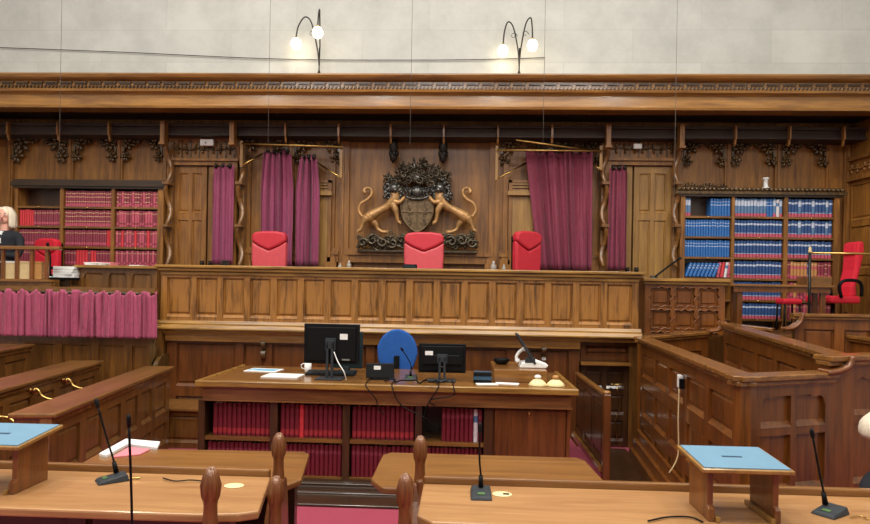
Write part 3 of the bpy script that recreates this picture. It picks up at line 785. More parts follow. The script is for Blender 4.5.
# ================================================================== JUDGES' BENCH
bx0, bx1 = -3.66, 2.07; bzt = 2.09; bzb = 1.33
bench = empty('judges_bench', ((bx0+bx1)/2, 7.9, 0), 'long raised oak bench of the judges with a row of upright panels', 'bench')
mb = MB(Matrix.Translation((bx0, 7.5, 0)))
panelling(mb, bx1-bx0, bzb+.08, bzt-.10, 17, [], .10, .075, .05, .03, True)
mb.build('front_panelling', W_bench, bench)
q = MB(); q.box(bx0-.05, bx1+.06, 7.42, 7.98, bzt-.035, bzt); q.box(bx0-.02, bx1+.03, 7.45, 7.62, bzt-.075, bzt-.036); q.box(bx0-.0, bx1+.0, 7.48, 7.6, bzt-.12, bzt-.076)
q.build('worktop', W_benchx, bench, bevel=.008)
q = MB(); q.prism([(7.60,bzb+.09),(7.49,bzb+.09),(7.465,bzb+.055),(7.465,bzb+.04),(7.45,bzb+.035),(7.425,bzb+.0),(7.425,bzb-.015),(7.45,bzb-.02),(7.47,bzb-.025),(7.47,bzb-.04),(7.50,bzb-.075),(7.60,bzb-.075)], bx0-.03, bx1+.03, 'x')
q.build('base_moulding', W_benchx, bench)
q = MB(); q.box(bx0, bx0+.04, 7.61, 7.9, 1.36, bzt-.04); q.box(bx1-.04, bx1, 7.61, 7.9, 1.36, bzt-.04); q.build('end_board', W_bench, bench)
lx0, lx1 = -3.60, X(579, 7.58, 350)
mb = MB(Matrix.Translation((lx0, 7.56, 0)))
edges = [.12, .9, 1.25, 2.1, 2.5, 3.2, 3.55, 4.2, lx1-lx0-.12]
panelling(mb, lx1-lx0, 0, bzb-.07, 8, [.55], .08, .10, .12, .03, True, edges=edges)
mb.build('lower_panelling', W_deskz, bench)
q = MB(); q.box(lx0, lx1, 7.5, 7.559, bzb-.16, bzb-.075); q.box(bx0, bx1, 7.5, 7.66, bzb-.16, bzb-.075) if False else None
q.build('lower_rail', W_dockx, bench)
# carved little brackets on the lower panelling
for px in (263, 544):
    x = X(px, 7.5, 350); q = MB(); q.prism([(7.555-p[0]*.9, .95+p[1]) for p in scroll_profile(.09, .26, 16, 2)], x-.025, x+.025, 'x'); q.build('carved_bracket', W_carve, bench)
# seat with scrolled end under the left end
sb = empty('low_bench', (-3.36, 7.2, 0), 'low fixed oak seat with scrolled end below the left end of the judges bench', 'seat')
sxa, sxb = -3.62, X(212, 7.2, 400)
zs = Z(180, 408, 7.0)
mb = MB(Matrix.Translation((sxa, 7.0, 0))); panelling(mb, sxb-sxa, 0, zs-.03, 1, [], .05, .07, .06, .02); mb.build('front_panel', W_pew, sb)
MB().box(sxa-.0, sxb+.02, 6.95, 7.55, zs-.03, zs+.005).build('seat_board', W_pewtop, sb, bevel=.008)
q = MB(); q.prism([(7.55-p[0]*2.2, zs+.005+p[1]) for p in scroll_profile(.14, .55, 24, 2)], sxa, sxa+.05, 'x'); q.build('scrolled_end', W_carve, sb)

# low wall with dark door right of it (under the bench's right end)
gx0, gx1 = lx1+.03, 1.99
q = MB(Matrix.Translation((gx0, 7.60, 0))); panelling(q, gx1-gx0, 0, .98, 2, [.35,.66], .05, .05, .07, .02)
lw = q.build('low_gate', W_darkz); tag(lw, 'dark panelled low gate below the right end of the judges bench', 'gate')
MB().box(gx0-.02, gx1, 7.48, 7.7, .985, 1.02).build('top_rail', W_dockx, lw)
q = MB(); q.tube([(gx1-.2, 7.57, .75),(gx1-.08, 7.53, .76)], .012, 6); q.ell((gx1-.2,7.56,.75),(.02,.02,.02),6,5)
q.tube(cr_spline([(gx1-.14,7.56,.72),(gx1-.1,7.55,.5),(gx1-.16,7.55,.3),(gx1-.12,7.56,.1)],4), .008, 5); q.build('latch', M_brass, lw)
q = MB(Matrix.Translation((gx0, 7.64, 0))); panelling(q, 2.05-gx0, 1.03, 1.25, 1, [], .05, .06, .05, .02)
q = q.build('apron_panel', W_deskz); q2 = q; tag(q2, 'plain oak apron panel under the right end of the judges bench', 'panel')

# stair balustrade
br_ = empty('stair_balustrade', (1.37, 6.6, 0), 'oak stair balustrade with a square newel post right of the clerks desk', 'balustrade')
nx = X(606, 5.95, 430)
MB().box(nx-.035, nx+.035, 5.9, 5.97, 0.001, .90).build('newel_post', W_deskz, br_, bevel=.01)
q = MB(); q.ell((nx, 5.935, .91), (.04,.04,.025), 8, 6); q.build('post_cap', W_dockx, br_)
q = MB(); q.box(nx-.03, nx+.03, 5.975, 7.44, .87, .905); q.build('handrail', W_dockx, br_, bevel=.008)
q = MB(Matrix.Rotation(R(90), 4, 'Z')); 
M, L = run_matrix((nx-.015, 7.44), (nx-.015, 5.98)); q = MB(M); panelling(q, L, .20, .86, 3, [], .03, .06, .06, .01); q.build('panelling', W_darkz, br_)
q = MB(); q.box(nx-.06, nx-.02, 5.98, 7.44, .16, .21); q.build('bottom_rail', W_dockx, br_)
tag(MB().box(1.10, nx-.07, 6.15, 7.44, .002, .14).build('carpeted_step', M_carpet, bevel=.01), 'magenta carpeted step beside the stair balustrade', 'step')
o = MB().box(nx-.22, nx-.1, 6.2, 6.36, .142, .150).build('paper_sheet', M_white); tag(o, 'scrap of white paper at the foot of the stair balustrade', 'paper')

# ================================================================== CLERKS' DESK
dz = .97
dk = empty('clerks_desk', (-.7, 6.3, 0), 'long oak clerks desk with open shelves of red books in its front', 'desk')
dx0, dx1, dy0, dy1 = -2.36, .985, 5.70, 6.82
q = MB(); q.box(dx0-.05, dx1+.05, dy0-.06, dy1+.04, dz-.03, dz); q.build('desktop', W_deskx, dk, bevel=.01)
q = MB(); q.box(dx0-.06, dx1+.06, dy0-.075, dy0-.02, dz-.045, dz+.012); q.box(dx0-.06, dx0-.02, dy0-.02, dy1+.05, dz-.045, dz+.012); q.box(dx1+.02, dx1+.06, dy0-.02, dy1+.05, dz-.045, dz+.012)
q.build('edge_moulding', W_benchx, dk, bevel=.008)
q = MB(); q.box(dx0, dx1, dy0-.03, dy0+.05, dz-.16, dz-.046); q.box(dx0-.01, dx1+.01, dy0-.045, dy0+.05, dz-.175, dz-.161); q.build('frieze_rail', W_pewtopx, dk)
zs0, zs1, zs2 = Z(320, 478, 5.74), Z(320, 437, 5.74), Z(320, 402, 5.74)   # plinth top, middle shelf, opening head
posts_px = [(199,205.5), (270.5,278), (343,350), (415.5,422), (484,492.5)]
P_ = [(X(a, 5.72, 420), X(b, 5.72, 420)) for a, b in posts_px]
for a, b in P_: MB().box(a, b, dy0, dy0+.5, .101, dz-.176).build('upright', W_darkz, dk)
MB().box(P_[0][0], P_[-1][1], dy0+.5, dy0+.53, .101, dz-.05).build('back_board', W_darkz, dk)
for i in range(4):
    MB().box(P_[i][1]+.001, P_[i+1][0]-.001, dy0+.01, dy0+.499, zs1-.045, zs1-.012).build('shelf', W_wallx, dk)
    MB().box(P_[i][1]+.001, P_[i+1][0]-.001, dy0+.01, dy0+.499, zs0-.007, zs0+.018).build('shelf', W_wallx, dk)
cx0, cx1 = P_[-1][1], dx1
q = MB(); q.box(cx0+.001, cx1-.03, dy0+.03, dy0+.5, .101, dz-.176); q.box(cx1-.03, cx1, dy0, dy0+.5, .101, dz-.176); q.build('cupboard_carcass', W_deskz, dk)
dr = MB().box(cx0+.02, cx1-.04, dy0+.0, dy0+.028, .16, dz-.19).build('cupboard_door', W_deskz, dk, bevel=.004)
h = MB(); h.ell(((cx0+cx1)/2-.02, dy0-.008, dz-.225), (.012,.012,.014), 7, 5); h.box((cx0+cx1)/2-.027, (cx0+cx1)/2-.013, dy0-.006, dy0-.001, dz-.26, dz-.235); h.build('key_plate', M_brass, dr)
q = MB(); q.box(dx0, dx0+.05, dy0+.5, dy1, .0, dz-.05); q.box(dx1-.05, dx1, dy0+.5, dy1, .0, dz-.05); q.build('end_board', W_deskz, dk)
q = MB(); q.prism([(dy0+.5,.10),(dy0-.06,.10),(dy0-.09,.085),(dy0-.09,.06),(dy0-.2,.055),(dy0-.22,.045),(dy0-.22,.03),(dy0-.44,.025),(dy0-.45,.02),(dy0-.45,.0),(dy0+.5,.0)], dx0-.06, dx1+.06, 'x'); q.build('plinth', W_dark, dk, bevel=.005)
ntop = [13, 13, 13, 13]
for i in range(4):
    xa, xb = P_[i][1]+.012, P_[i+1][0]-.012; bay = ['first','second','third','fourth'][i]
    hh = (zs2-zs1)-.0
    lab = 'dark maroon law volume in the upper row of the %s bay of the clerks desk' % bay
    pk = None
    if i == 0: pk = lambda k: False if k == 0 else None
    if i == 1: pk = lambda k: ('bright','scarlet ledger standing out in the upper row of the second bay, clerks desk') if k == 4 else None
    if i == 3: pk = lambda k: False if k < 4 else (('white','white-spined volume in the upper row of the fourth bay, clerks desk') if k == 11 else None)
    shelf_row(xa, xb, dy0+.04, zs1-.011, hh*.97, 13, 'deskplain' if i == 3 else 'desk', lab, 'maroon volumes, upper row, %s bay, clerks desk' % bay, pk)
    shelf_row(xa, xb, dy0+.04, zs0+.019, (zs1-zs0)*.78, 14, 'deskplain', 'dark maroon law volume in the lower row of the %s bay of the clerks desk' % bay, 'maroon volumes, lower row, %s bay, clerks desk' % bay)
# raised writing box on the right
rx0, rx1 = X(494, 6.1, 370), X(562, 6.1, 370)
wb = MB(); wb.box(X(494,6.0,375), X(548,6.0,375), 6.05, 6.75, dz+.001, dz+.12); wb = wb.build('writing_box', W_deskx, bevel=.006); tag(wb, 'low oak writing box standing on the right end of the clerks desk', 'box')
WBZ = dz+.122

# ================================================================== DESK ITEMS
def local_thing(name, loc, label, cat, group=None, rz=0): return empty(name, loc, label, cat, group, rz)
def monitor_back(loc, w, h, rz, label, z0, big=True):
    r_ = local_thing('computer_monitor', loc, label, 'monitor', None, rz)
    q = MB(); q.box(-w/2, w/2, -.0, .03, z0, z0+h); q.box(-w*.44, w*.44, -.02, 0, z0+h*.08, z0+h*.92)
    if not big: q.prism([(-w*.42,z0+h*.3),(w*.42,z0+h*.3),(w*.36,z0+h*.62),(-w*.36,z0+h*.62)], -.045, -.02, 'y')
    q.build('casing', M_black, r_, .006, True)
    MB().box(-w/2+.012, w/2-.012, .0305, .033, z0+.015, z0+h-.012).build('screen', M_teal, r_, 0, True)
    q = MB(); q.box(-.035, -.012, -.07, -.045, .012, z0+h*.55); q.box(.012, .035, -.07, -.045, .012, z0+h*.55); q.box(-.05, .05, -.05, -.02, z0+h*.35, z0+h*.65); q.box(-.035,.035,-.07,-.045,z0+h*.4,z0+h*.6)
    q.build('stand', M_dgrey, r_, .003, True)
    q = MB(); q.box(-.13, .13, -.12, .08, .0, .012); q.build('foot', M_dgrey, r_, .004, True)
    q = MB(); q.box(w*(.16 if big else -.36), w*(.16 if big else -.36)+.075, -.0245 if big else -.0465, -.0202 if big else -.045, z0+h*.62, z0+h*.76); q.build('paper_label', M_white, r_, 0, True)
    q = MB(); q.box(-.02, .02, -.0225, -.0205, z0+h*.2, z0+h*.24) if not big else q.box(w*.2,w*.34,-.0225,-.0205,z0+h*.1,z0+h*.14); q.build('badge', M_wire, r_, 0, True)
    return r_
p = onz(327, 378.5, dz)
Ym = 6.02
p = at(331, 375, Ym); mw = .56
monitor_back((p.x, Ym, dz+.001), .545, .385, R(-3), 'large black computer monitor seen from behind, left of the blue chair', Z(330, 364, Ym)-dz)
p = at(442, 370, 6.05); monitor_back((p.x, 6.05, dz+.001), .455, .28, R(2), 'smaller black computer monitor seen from behind, right of the blue chair', Z(442, 373, 6.05)-dz, False)
# second screen behind the first
p = at(346, 370, 6.5)
m2 = local_thing('tablet_screen', (p.x, 6.5, dz+.001), 'dark teal flat screen standing just behind the large monitor', 'screen', None, R(-6))
q = MB(); q.box(-.17, .17, 0, .025, .04, .42); q.build('casing', M_teal, m2, .006, True); q = MB(); q.box(-.03,.03,-.01,.05,.0,.06); q.box(-.1,.1,-.05,.09,0,.012); q.build('foot', M_dgrey, m2, .003, True)
# keyboard
kp = onz(331, 374.5, dz)
kb = local_thing('keyboard', (kp.x, 6.28, dz+.001), 'black keyboard lying behind the large monitor', 'keyboard')
q = MB(); q.prism([(-.08,0),(.08,0),(.08,.03),(-.08,.012)], -.25, .25, 'x'); q.build('base', M_black, kb, .004, True)
q = MB()
for i in range(15):
    for j in range(5): q.box(-.235+i*.0315, -.208+i*.0315, -.07+j*.029, -.045+j*.029, .014+.0032*j, .026+.0032*j)
q.build('keys', M_dgrey, kb, 0, True)
# mouse (grey)
p = at(351, 367, 6.3); o = MB(); o.ell((p.x, 6.42, dz+.022), (.035,.055,.02), 10, 6); o = o.build('computer_mouse', M_dgrey); tag(o, 'grey computer mouse behind the right part of the large monitor', 'mouse')
# white cup
p = at(308, 364, 6.45); c = MB(); c.lathe([(.03,0),(.034,.01),(.038,.11),(.034,.108),(.03,.02)], (p.x, 6.45, dz+.001), 14); c.tube([(p.x-.036,6.45,dz+.09),(p.x-.07,6.45,dz+.075),(p.x-.066,6.45,dz+.04),(p.x-.034,6.45,dz+.03)], .006, 6)
c = c.build('mug', M_white); tag(c, 'white mug standing left of the large monitor foot', 'mug')
# papers
def sheet(px, py, z, w, l, rz, mat, label, name='paper_sheet', th=.006, cat='paper'):
    p = onz(px, py, z); o = MB().box(-w/2, w/2, -l/2, l/2, 0, th).build(name, mat); o.location = (p.x, p.y, z+.001); o.rotation_euler.z = rz
    return tag(o, label, cat)
o = sheet(264, 370.5, dz, .34, .24, R(-6), M_white, 'white sheet with light blue print on left end of the clerks desk')
q = MB(); q.box(-.1, .14, -.07, .07, .0062, .0075); q.box(-.15,-.12,-.09,.09,.0062,.0075); pr = q.build('printed_area', M_pblue, o, 0, True)
sheet(283.5, 376.3, dz, .36, .26, R(-4), M_white, 'blank white sheet lying nearest the large monitor on the clerks desk', th=.01)
sheet(487, 384.5, dz, .2, .09, R(8), M_white, 'narrow white slip of paper right of the smaller monitor')
sheet(507, 384, dz, .22, .1, R(-10), M_white, 'white slip of paper beside the two cream domes')
# small black box with label
p = at(380.5, 378, 6.05)
o = local_thing('speaker_box', (p.x, 6.02, dz+.001), 'small black tilted unit with a white label in front of the blue chair', 'speaker', None, R(6))
q = MB(); q.prism([(-.05,.02),(.03,.02),(.07,.15),(-.02,.16)], -.135, .135, 'x'); q.build('casing', M_black, o, .008, True)
q = MB(); q.box(-.09,.09,-.03,.04,0,.022); q.build('foot', M_dgrey, o, .003, True)
q = MB(); q.box(-.06,.005,-.036,-.026,.10,.135); q.build('paper_label', M_white, o, 0, True)
# blue-black card reader
p = at(482.5, 382, 5.95); o = MB(); o.box(-.085,.085,-.05,.05,0,.1); o = o.build('reader_box', M_black, bevel=.006); o.location = (p.x, 6.0, dz+.001); tag(o, 'small dark blue box beside the smaller monitor on the clerks desk', 'box')
MB().box(-.087,.087,-.053,.02,.03,.062).build('blue_band', M_tblue, o, 0, True); MB().box(-.08,.08,-.045,.045,.1005,.104).build('lid', M_tblue, o, 0, True)
# microphones
def gooseneck(pts, loc, base, label, name='gooseneck_microphone', lit=False, rb=.005, cat='microphone', rz=0, head=.011):
    r_ = local_thing(name, loc, label, cat)
    L0 = Vector(loc)
    if base:
        w, l, h = base; M = Matrix.Rotation(rz, 4, 'Z'); q = MB(M)
        q.add([(-w/2,-l/2,0),(w/2,-l/2,0),(w/2,l/2,0),(-w/2,l/2,0),(-w*.42,-l*.42,h*.45),(w*.42,-l*.42,h*.45),(w*.42,l*.44,h),(-w*.42,l*.44,h)],
              [(0,3,2,1),(4,5,6,7),(0,1,5,4),(1,2,6,5),(2,3,7,6),(3,0,4,7)]); q.build('base', M_dgrey, r_, .004, True)
        q = MB(M); q.add([(-w*.16,-l*.30,h*.56+.003),(w*.16,-l*.30,h*.56+.003),(w*.16,-l*.16,h*.65+.003),(-w*.16,-l*.16,h*.65+.003),(-w*.16,-l*.30,h*.5),(w*.16,-l*.30,h*.5),(w*.16,-l*.16,h*.58),(-w*.16,-l*.16,h*.58)],
              [(0,1,2,3),(4,5,1,0),(6,7,3,2),(5,6,2,1),(7,4,0,3)]); q.build('touch_button', M_btn, r_, 0, True)
    q = MB(); P = [Vector(a)-L0 for a in pts]; q.tube(cr_spline(P, 5), rb, 7)
    q.tube([P[0], P[0]+(P[1]-P[0]).normalized()*.05], [.012,.009], 8)
    q.build('neck', M_black, r_, 0, True)
    q = MB(); d_ = (P[-1]-P[-2]).normalized(); q.tube([P[-1]-d_*.005, P[-1]+d_*.008, P[-1]+d_*.03, P[-1]+d_*.042], [head*.6,head,head,head*.5], 8); q.build('capsule', M_black, r_, 0, True)
    return r_
p = onz(409, 382, dz); gooseneck([(p.x,6.1,dz+.03),(p.x+.0,6.08,dz+.15),at(403,351,6.05)], (p.x,6.1,dz+.001), (.13,.16,.04), 'small gooseneck microphone in front of the blue chair')
# cables
def cable(pts, r_, mat, label, name='cable', cat='cable', grp=None):
    o = MB().tube(cr_spline(pts, 6), r_, 6).build(name, mat); return tag(o, label, cat, grp)
dzc = dz+.012
rr_ = random.Random(9)
for k, (pa, lb) in enumerate((((366,384),'black cable loop hanging over the desk front below the small black unit'), ((392,384),'black cable drooping across the third bay of the clerks desk'),
                              ((437,383),'left black cable hanging from the smaller monitor into the fourth bay'), ((452,383),'right black cable hanging from the smaller monitor into the fourth bay'))):
    a = onz(*pa, dz); yf = dy0-.10
    b = {0: (378,408), 1: (425,418), 2: (425,430), 3: (430,400)}[k]; e = at(*b, yf)
    mid = at((pa[0]+b[0])/2+{0:4,1:-8,2:-6,3:12}[k], (391+b[1])/2, yf)
    cable([(a.x, 6.0, dzc), (a.x+.01, 5.8, dzc+.012), (a.x+.02, yf+.005, dz+.0), mid, e, (e.x+.05, yf+.02, e.z-.06)], .0055, M_black, lb)
a = [onz(px, 381+3*math.sin(k*1.7), dz) for k, px in enumerate(range(386, 446, 6))]
cable([(v.x, 5.86+.07*math.sin(k*1.9), dzc+.015*(k%2)) for k, v in enumerate(a)], .008, M_black, 'tangle of black cable lying along the clerks desk edge before the monitor')
a = [onz(px, 383, dz) for px in range(424, 452, 4)]
cable([(v.x, 5.92+.04*math.cos(k*2.2), dzc+.012*(k%2)) for k, v in enumerate(a)], .010, M_dgrey, 'coiled black lead under the smaller monitor')
a = at(360, 374, 5.8); p0 = at(335,357,5.98)
cable([at(334,352,5.90), at(338,362,5.87), at(344,372,5.8), (onz(352,377,dz).x,5.85,dzc)], .005, M_white, 'thin white cable dangling behind the large monitor stand')
# document viewer / desk phone
p = at(531, 372, 6.3)
ph = local_thing('desk_telephone', (p.x+.0, 6.3, WBZ), 'white desk telephone with a long grey tilted screen on the writing box', 'telephone')
q = MB(); q.prism([(-.12,0),(.14,0),(.16,.03),(.05,.07),(-.1,.05)], -.10, .10, 'y'); q.build('base', M_white, ph, .008, True)
q = MB(Matrix.Translation((.03,0,.04)) @ Matrix.Rotation(R(-32), 4, 'Y')); q.box(-.012,.012,-.11,.11,0,.34); q.build('tilted_screen', M_dgrey, ph, .005, True)
q = MB(); q.tube(cr_spline([(-.13,-.03,.05),(-.15,-.03,.10),(-.11,-.03,.16),(-.05,-.03,.19)],4), [.025]*3+[.016]*7+[.025]*3, 8); q.build('handset', M_white, ph, 0, True)
q = MB(); q.box(-.07,.03,-.103,-.08,.05,.10); q.build('prop', M_dgrey, ph, .004, True)
p = at(500, 366, 6.55); o = MB().lathe([(.05,0),(.075,.02),(.085,.05),(.08,.055),(.07,.03),(.04,.015)], (p.x+.01, 6.5, WBZ), 14).build('bowl', M_black); tag(o, 'shallow black bowl on the back of the writing box', 'bowl')
for px, lb, top in ((538,'left cream dome with a white knob at the right end of the clerks desk',M_white),(555.5,'right cream dome with a red-brown knob at the right end of the clerks desk',B_tan)):
    p = onz(px, 386, dz); o = MB().lathe([(.085,0),(.087,.008),(.07,.03),(.045,.052),(.02,.062),(0.0,.064)], (p.x, 5.88, dz+.001), 16).build('dome_bell', M_yel)
    tag(o, lb, 'bell'); MB().lathe([(.012,.06),(.03,.07),(.032,.085),(.02,.097),(0,.1)], (p.x, 5.88, dz+.001), 10).build('knob', top, o)

# ================================================================== CHAIRS
def office_chair(name, mat, loc, rz, label, group=None, w=.50, hb=1.25, arms=True, hi=False, blue=False):
    r_ = empty(name, loc, label, 'chair', group, rz)
    q = MB()
    for k in range(5):
        a = k*2*math.pi/5+.3; q.tube([(0,0,.09),(math.cos(a)*.27,math.sin(a)*.27,.07)], [.025,.018], 6); q.ell((math.cos(a)*.28,math.sin(a)*.28,.032), (.03,.03,.03), 8, 6)
    q.build('wheeled_base', M_black, r_, 0, True)
    MB().tube([(0,0,.08),(0,0,.42)], .025, 8).build('gas_stem', M_black, r_, 0, True)
    q = MB(); q.prism([(-w*.48,-.24),(w*.48,-.24),(w*.5,.2),(w*.4,.25),(-w*.4,.25),(-w*.5,.2)], .43, .52); q.build('seat', mat, r_, .03, True)
    if blue:
        q = MB(); P = [(w*.5*math.cos(a)*(1 if math.sin(a) > 0 else .95), 1.12+(.275 if math.sin(a) > 0 else .27)*math.sin(a)) for a in [2*math.pi*k/24 for k in range(24)]]
        q.prism(P, .20, .26, 'y'); q.build('backrest', mat, r_, .02, True)
        MB().box(-.03,.03,.262,.29,.45,1.1).build('back_bar', M_black, r_, 0, True)
        return r_
    # backrest: lower cushion and pillow with V seam, front towards -y
    z0, zm, z1 = .50, hb-.24, hb
    low = [(-w*.46,z0),(w*.46,z0),(w*.5,zm-.1),(w*.5,zm+.10),(w*.30,zm+.035),(0,zm-.03),(-w*.30,zm+.035),(-w*.5,zm+.10),(-w*.5,zm-.1)]
    q = MB(); q.prism(low, .20, .30, 'y'); q.build('backrest', mat, r_, .028, True)
    pil = [(-w*.5,zm+.105),(-w*.3,zm+.04),(0,zm-.025),(w*.3,zm+.04),(w*.5,zm+.105),(w*.485,z1-.055),(w*.42,z1-.018),(w*.2,z1),(-w*.2,z1),(-w*.42,z1-.018),(-w*.485,z1-.055)]
    q = MB(); q.prism(pil, .185, .30, 'y'); q.build('headrest', M_red2 if mat in (M_red,) else mat, r_, .028, True)
    q = MB(); q.prism([(p[0]*.94, p[1]) for p in [(-w*.46,z0),(w*.46,z0),(w*.5,z1-.08),(w*.3,z1-.03),(-w*.3,z1-.03),(-w*.5,z1-.08)]], .301, .335, 'y'); q.build('back_shell', M_black, r_, .01, True)
    if arms:
        for s in (-1, 1):
            q = MB(); q.tube(cr_spline([(s*w*.5,.22,.6),(s*(w*.5+.05),.12,.7),(s*(w*.5+.06),-.1,.7),(s*(w*.5+.05),-.18,.64),(s*w*.48,-.12,.5)],4), .02, 7); q.build('armrest', M_black, r_, 0, True)
    return r_
YC = 8.45; DZ = 1.351
p = at(268.5, 250, YC+.25); zc = Z(268, 231, YC+.2)-DZ
office_chair('office_chair', M_red, (p.x, YC, DZ), R(-4), 'rose red high-back judge chair before the plum curtains', None, .50, zc)
p = at(424, 250, YC+.25); office_chair('office_chair', M_red, (p.x, YC, DZ), R(0), 'rose red high-back judge chair below the coat of arms', None, .55, Z(424,232,YC+.2)-DZ)
p = at(527, 250, YC+.2); office_chair('office_chair', M_red2, (p.x+.15, YC+.05, DZ), R(36), 'deep red judge chair turned sideways before the claret curtain', None, .46, Z(527,231,YC+.2)-DZ)
p = at(34, 255, 8.8); office_chair('office_chair', M_redf, (p.x, 8.8, DZ), R(-10), 'bright red chair behind the person at the left bookcase', None, .40, Z(34,236,8.6)-DZ)
# tall red chair on the right with a narrow curved back
rz = R(-78); p = at(853, 270, 8.82); p.x -= .28
tc = empty('office_chair', (p.x, 8.78, DZ+.0), 'bright red tall narrow-backed chair beside the right bookcase', 'chair', None, rz)
q = MB(); [q.tube([(0,0,.09),(math.cos(a)*.27,math.sin(a)*.27,.07)], [.025,.018], 6) for a in (0,1.256,2.51,3.77,5.03)]; [q.ell((math.cos(a)*.28,math.sin(a)*.28,.032),(.03,.03,.03),8,6) for a in (0,1.256,2.51,3.77,5.03)]; q.build('wheeled_base', M_black, tc, 0, True)
MB().tube([(0,0,.08),(0,0,.40)], .025, 8).build('gas_stem', M_black, tc, 0, True)
zt_ = Z(852, 241, 8.7)-DZ
q = MB(); q.prism([(-.24,-.24),(.24,-.24),(.25,.2),(-.25,.2)], .40, .50); q.build('seat', M_redf, tc, .03, True)
q = MB(); q.prism([(.17,.48),(.27,.48),(.25,.62),(.31,.85),(.37,zt_-.14),(.36,zt_),(.27,zt_),(.25,zt_-.14),(.23,.85),(.17,.62)], -.12, .12, 'x'); q.build('backrest', M_redf, tc, .03, True)
q = MB(); q.prism([(.22,zt_-.18),(.27,zt_-.18),(.27,zt_-.02),(.24,zt_-.02)], -.10, .10, 'x'); q.build('headrest', M_redf, tc, .015, True)
for s in (-1,1):
    q = MB(); q.tube(cr_spline([(s*.25,.2,.5),(s*.29,.14,.68),(s*.3,-.1,.70),(s*.28,-.16,.62),(s*.25,-.1,.48)],4), .022, 7); q.build('armrest', M_black, tc, 0, True)
# blue chair
p = at(397.5, 350, 7.04); office_chair('office_chair', M_blue, (p.x+.0, 7.24, .001), R(180), 'blue fabric chair with rounded back behind the clerks desk', None, .46, 1.2, False, blue=True)
bl = [o for o in D.objects if o.name.startswith('office_chair')][-1]
p = at(823, 303, 8.5)
st = empty('stool', (p.x-.20, 8.98, DZ), 'low red seat glimpsed under the table before the right bookcase', 'stool'); 
q = MB(); q.prism([(-.13,-.13),(.13,-.13),(.13,.13),(-.13,.13)], .37, .45); q.build('seat', M_redf, st, .03, True)
for a in (-1,1):
    for b in (-1,1): MB().tube([(a*.11,b*.11,0),(a*.10,b*.10,.37)], .014, 6).build('leg', M_black, st, 0, True)

# ================================================================== LEFT SIDE
# panelled partition in front of the dais, with the rose curtain on a rod
px0_, px1_ = XL+.0, -3.69
part = empty('panelled_partition', (-5.4, 7.4, 0), 'oak panelled partition under the rose curtain on the left', 'partition')
M, L = run_matrix((XL, 7.38), (px1_, 7.38)); zc_ = 1.82
q = MB(M); e = [X(px, 7.38, 360)-XL for px in (-60, -25, 8, 22, 58, 95, 128, 157)]; e[0] = .08; e[-1] = L-.07
e = [e[0]] + [v for v in e[1:] if v > .2]
panelling(q, L, 0, 1.20, len(e)-1, [.5], .06, .09, .09, .026, True, edges=e); q.box(0, L, .01, .05, 1.20, 1.74); q.build('panelling', W_pew, part)
MB(M).box(0, L+.02, -.02, .08, 1.74, 1.80).build('top_rail', W_pewtop, part)
q = MB(); q.prism([(px1_-.0+p[0]*.8, .62+p[1]) for p in scroll_profile(.10, .58, 26, 2)], 7.30, 7.36, 'y'); q.build('scroll_bracket', W_carve, part)
q = MB(); zr = Z(80, 291, 7.25); q.tube([(XL+.02, 7.305, zr-.02), (px1_-.0, 7.305, zr-.02)], .012, 8); 
rod = q.build('curtain_rod', W_dark); tag(rod, 'thin dark rod holding the rose curtain along the left partition', 'curtain rod')
c = curtain('curtain', -70, 156.5, 291.5, 336.5, 7.245, M_cur3, 'long pleated rose curtain hung along the left partition', 34, 12, .045, 1.0, hooks=False)
# carved box front (80-157, 265-290)
ax, bx = X(79, 7.95, 275), X(157, 7.95, 275); zt = Z(118, 265.5, 7.9)
cb = empty('clerk_pew', ((ax+bx)/2, 8.0, DZ), 'oak desk box with carved arched panels between the rose curtain and left bookcase', 'desk')
q = MB(Matrix.Translation((ax, 7.95, 0))); panelling(q, bx-ax, DZ, zt-.04, 3, [], .06, .06, .05, .022, True, True); q.build('carved_front', W_pew, cb)
MB().box(ax-.03, bx+.02, 7.88, 8.5, zt-.035, zt).build('worktop', W_benchx, cb, bevel=.006)
MB().box(ax, ax+.04, 8.01, 8.45, DZ, zt-.036).build('end_board', W_pew, cb); MB().box(bx-.04, bx, 8.01, 8.45, DZ, zt-.036).build('end_board', W_pew, cb)
# papers on it
def paper_pile(cx, cy, z, w, l, n, label, mat=None, name='paper_pile', dzz=.02):
    r_ = empty(name, (cx, cy, z), label, 'papers')
    for k in range(n):
        a = rnd.uniform(-.15,.15); q = MB(Matrix.Rotation(a, 4, 'Z')); q.box(-w/2, w/2, -l/2, l/2, k*dzz, (k+1)*dzz-.002); q.build('paper_bundle', mat or M_white, r_, .002, True)
    return r_
p = at(98, 262, 8.05); paper_pile(p.x, 8.03, zt+.002, .20, .25, 2, 'low white paper bundle on the carved desk box at left', dzz=.018)
p = at(72, 262, 8.1); o = MB().box(-.13,.13,-.1,.1,0,.05).build('pink_folder', M_pink, bevel=.004); o.location = (p.x+.02, 8.25, zt+.001)
o.location.x = ax+.14; o.location.y = 8.3; tag(o, 'pink folder at the left end of the carved desk box', 'folder')
p = at(138, 264, 8.1); o = MB().box(-.07,.07,-.1,.1,0,.012).build('paper_sheet', M_white); o.location = (p.x, 8.1, zt+.001); tag(o, 'single white sheet at the right of the carved desk box', 'paper')
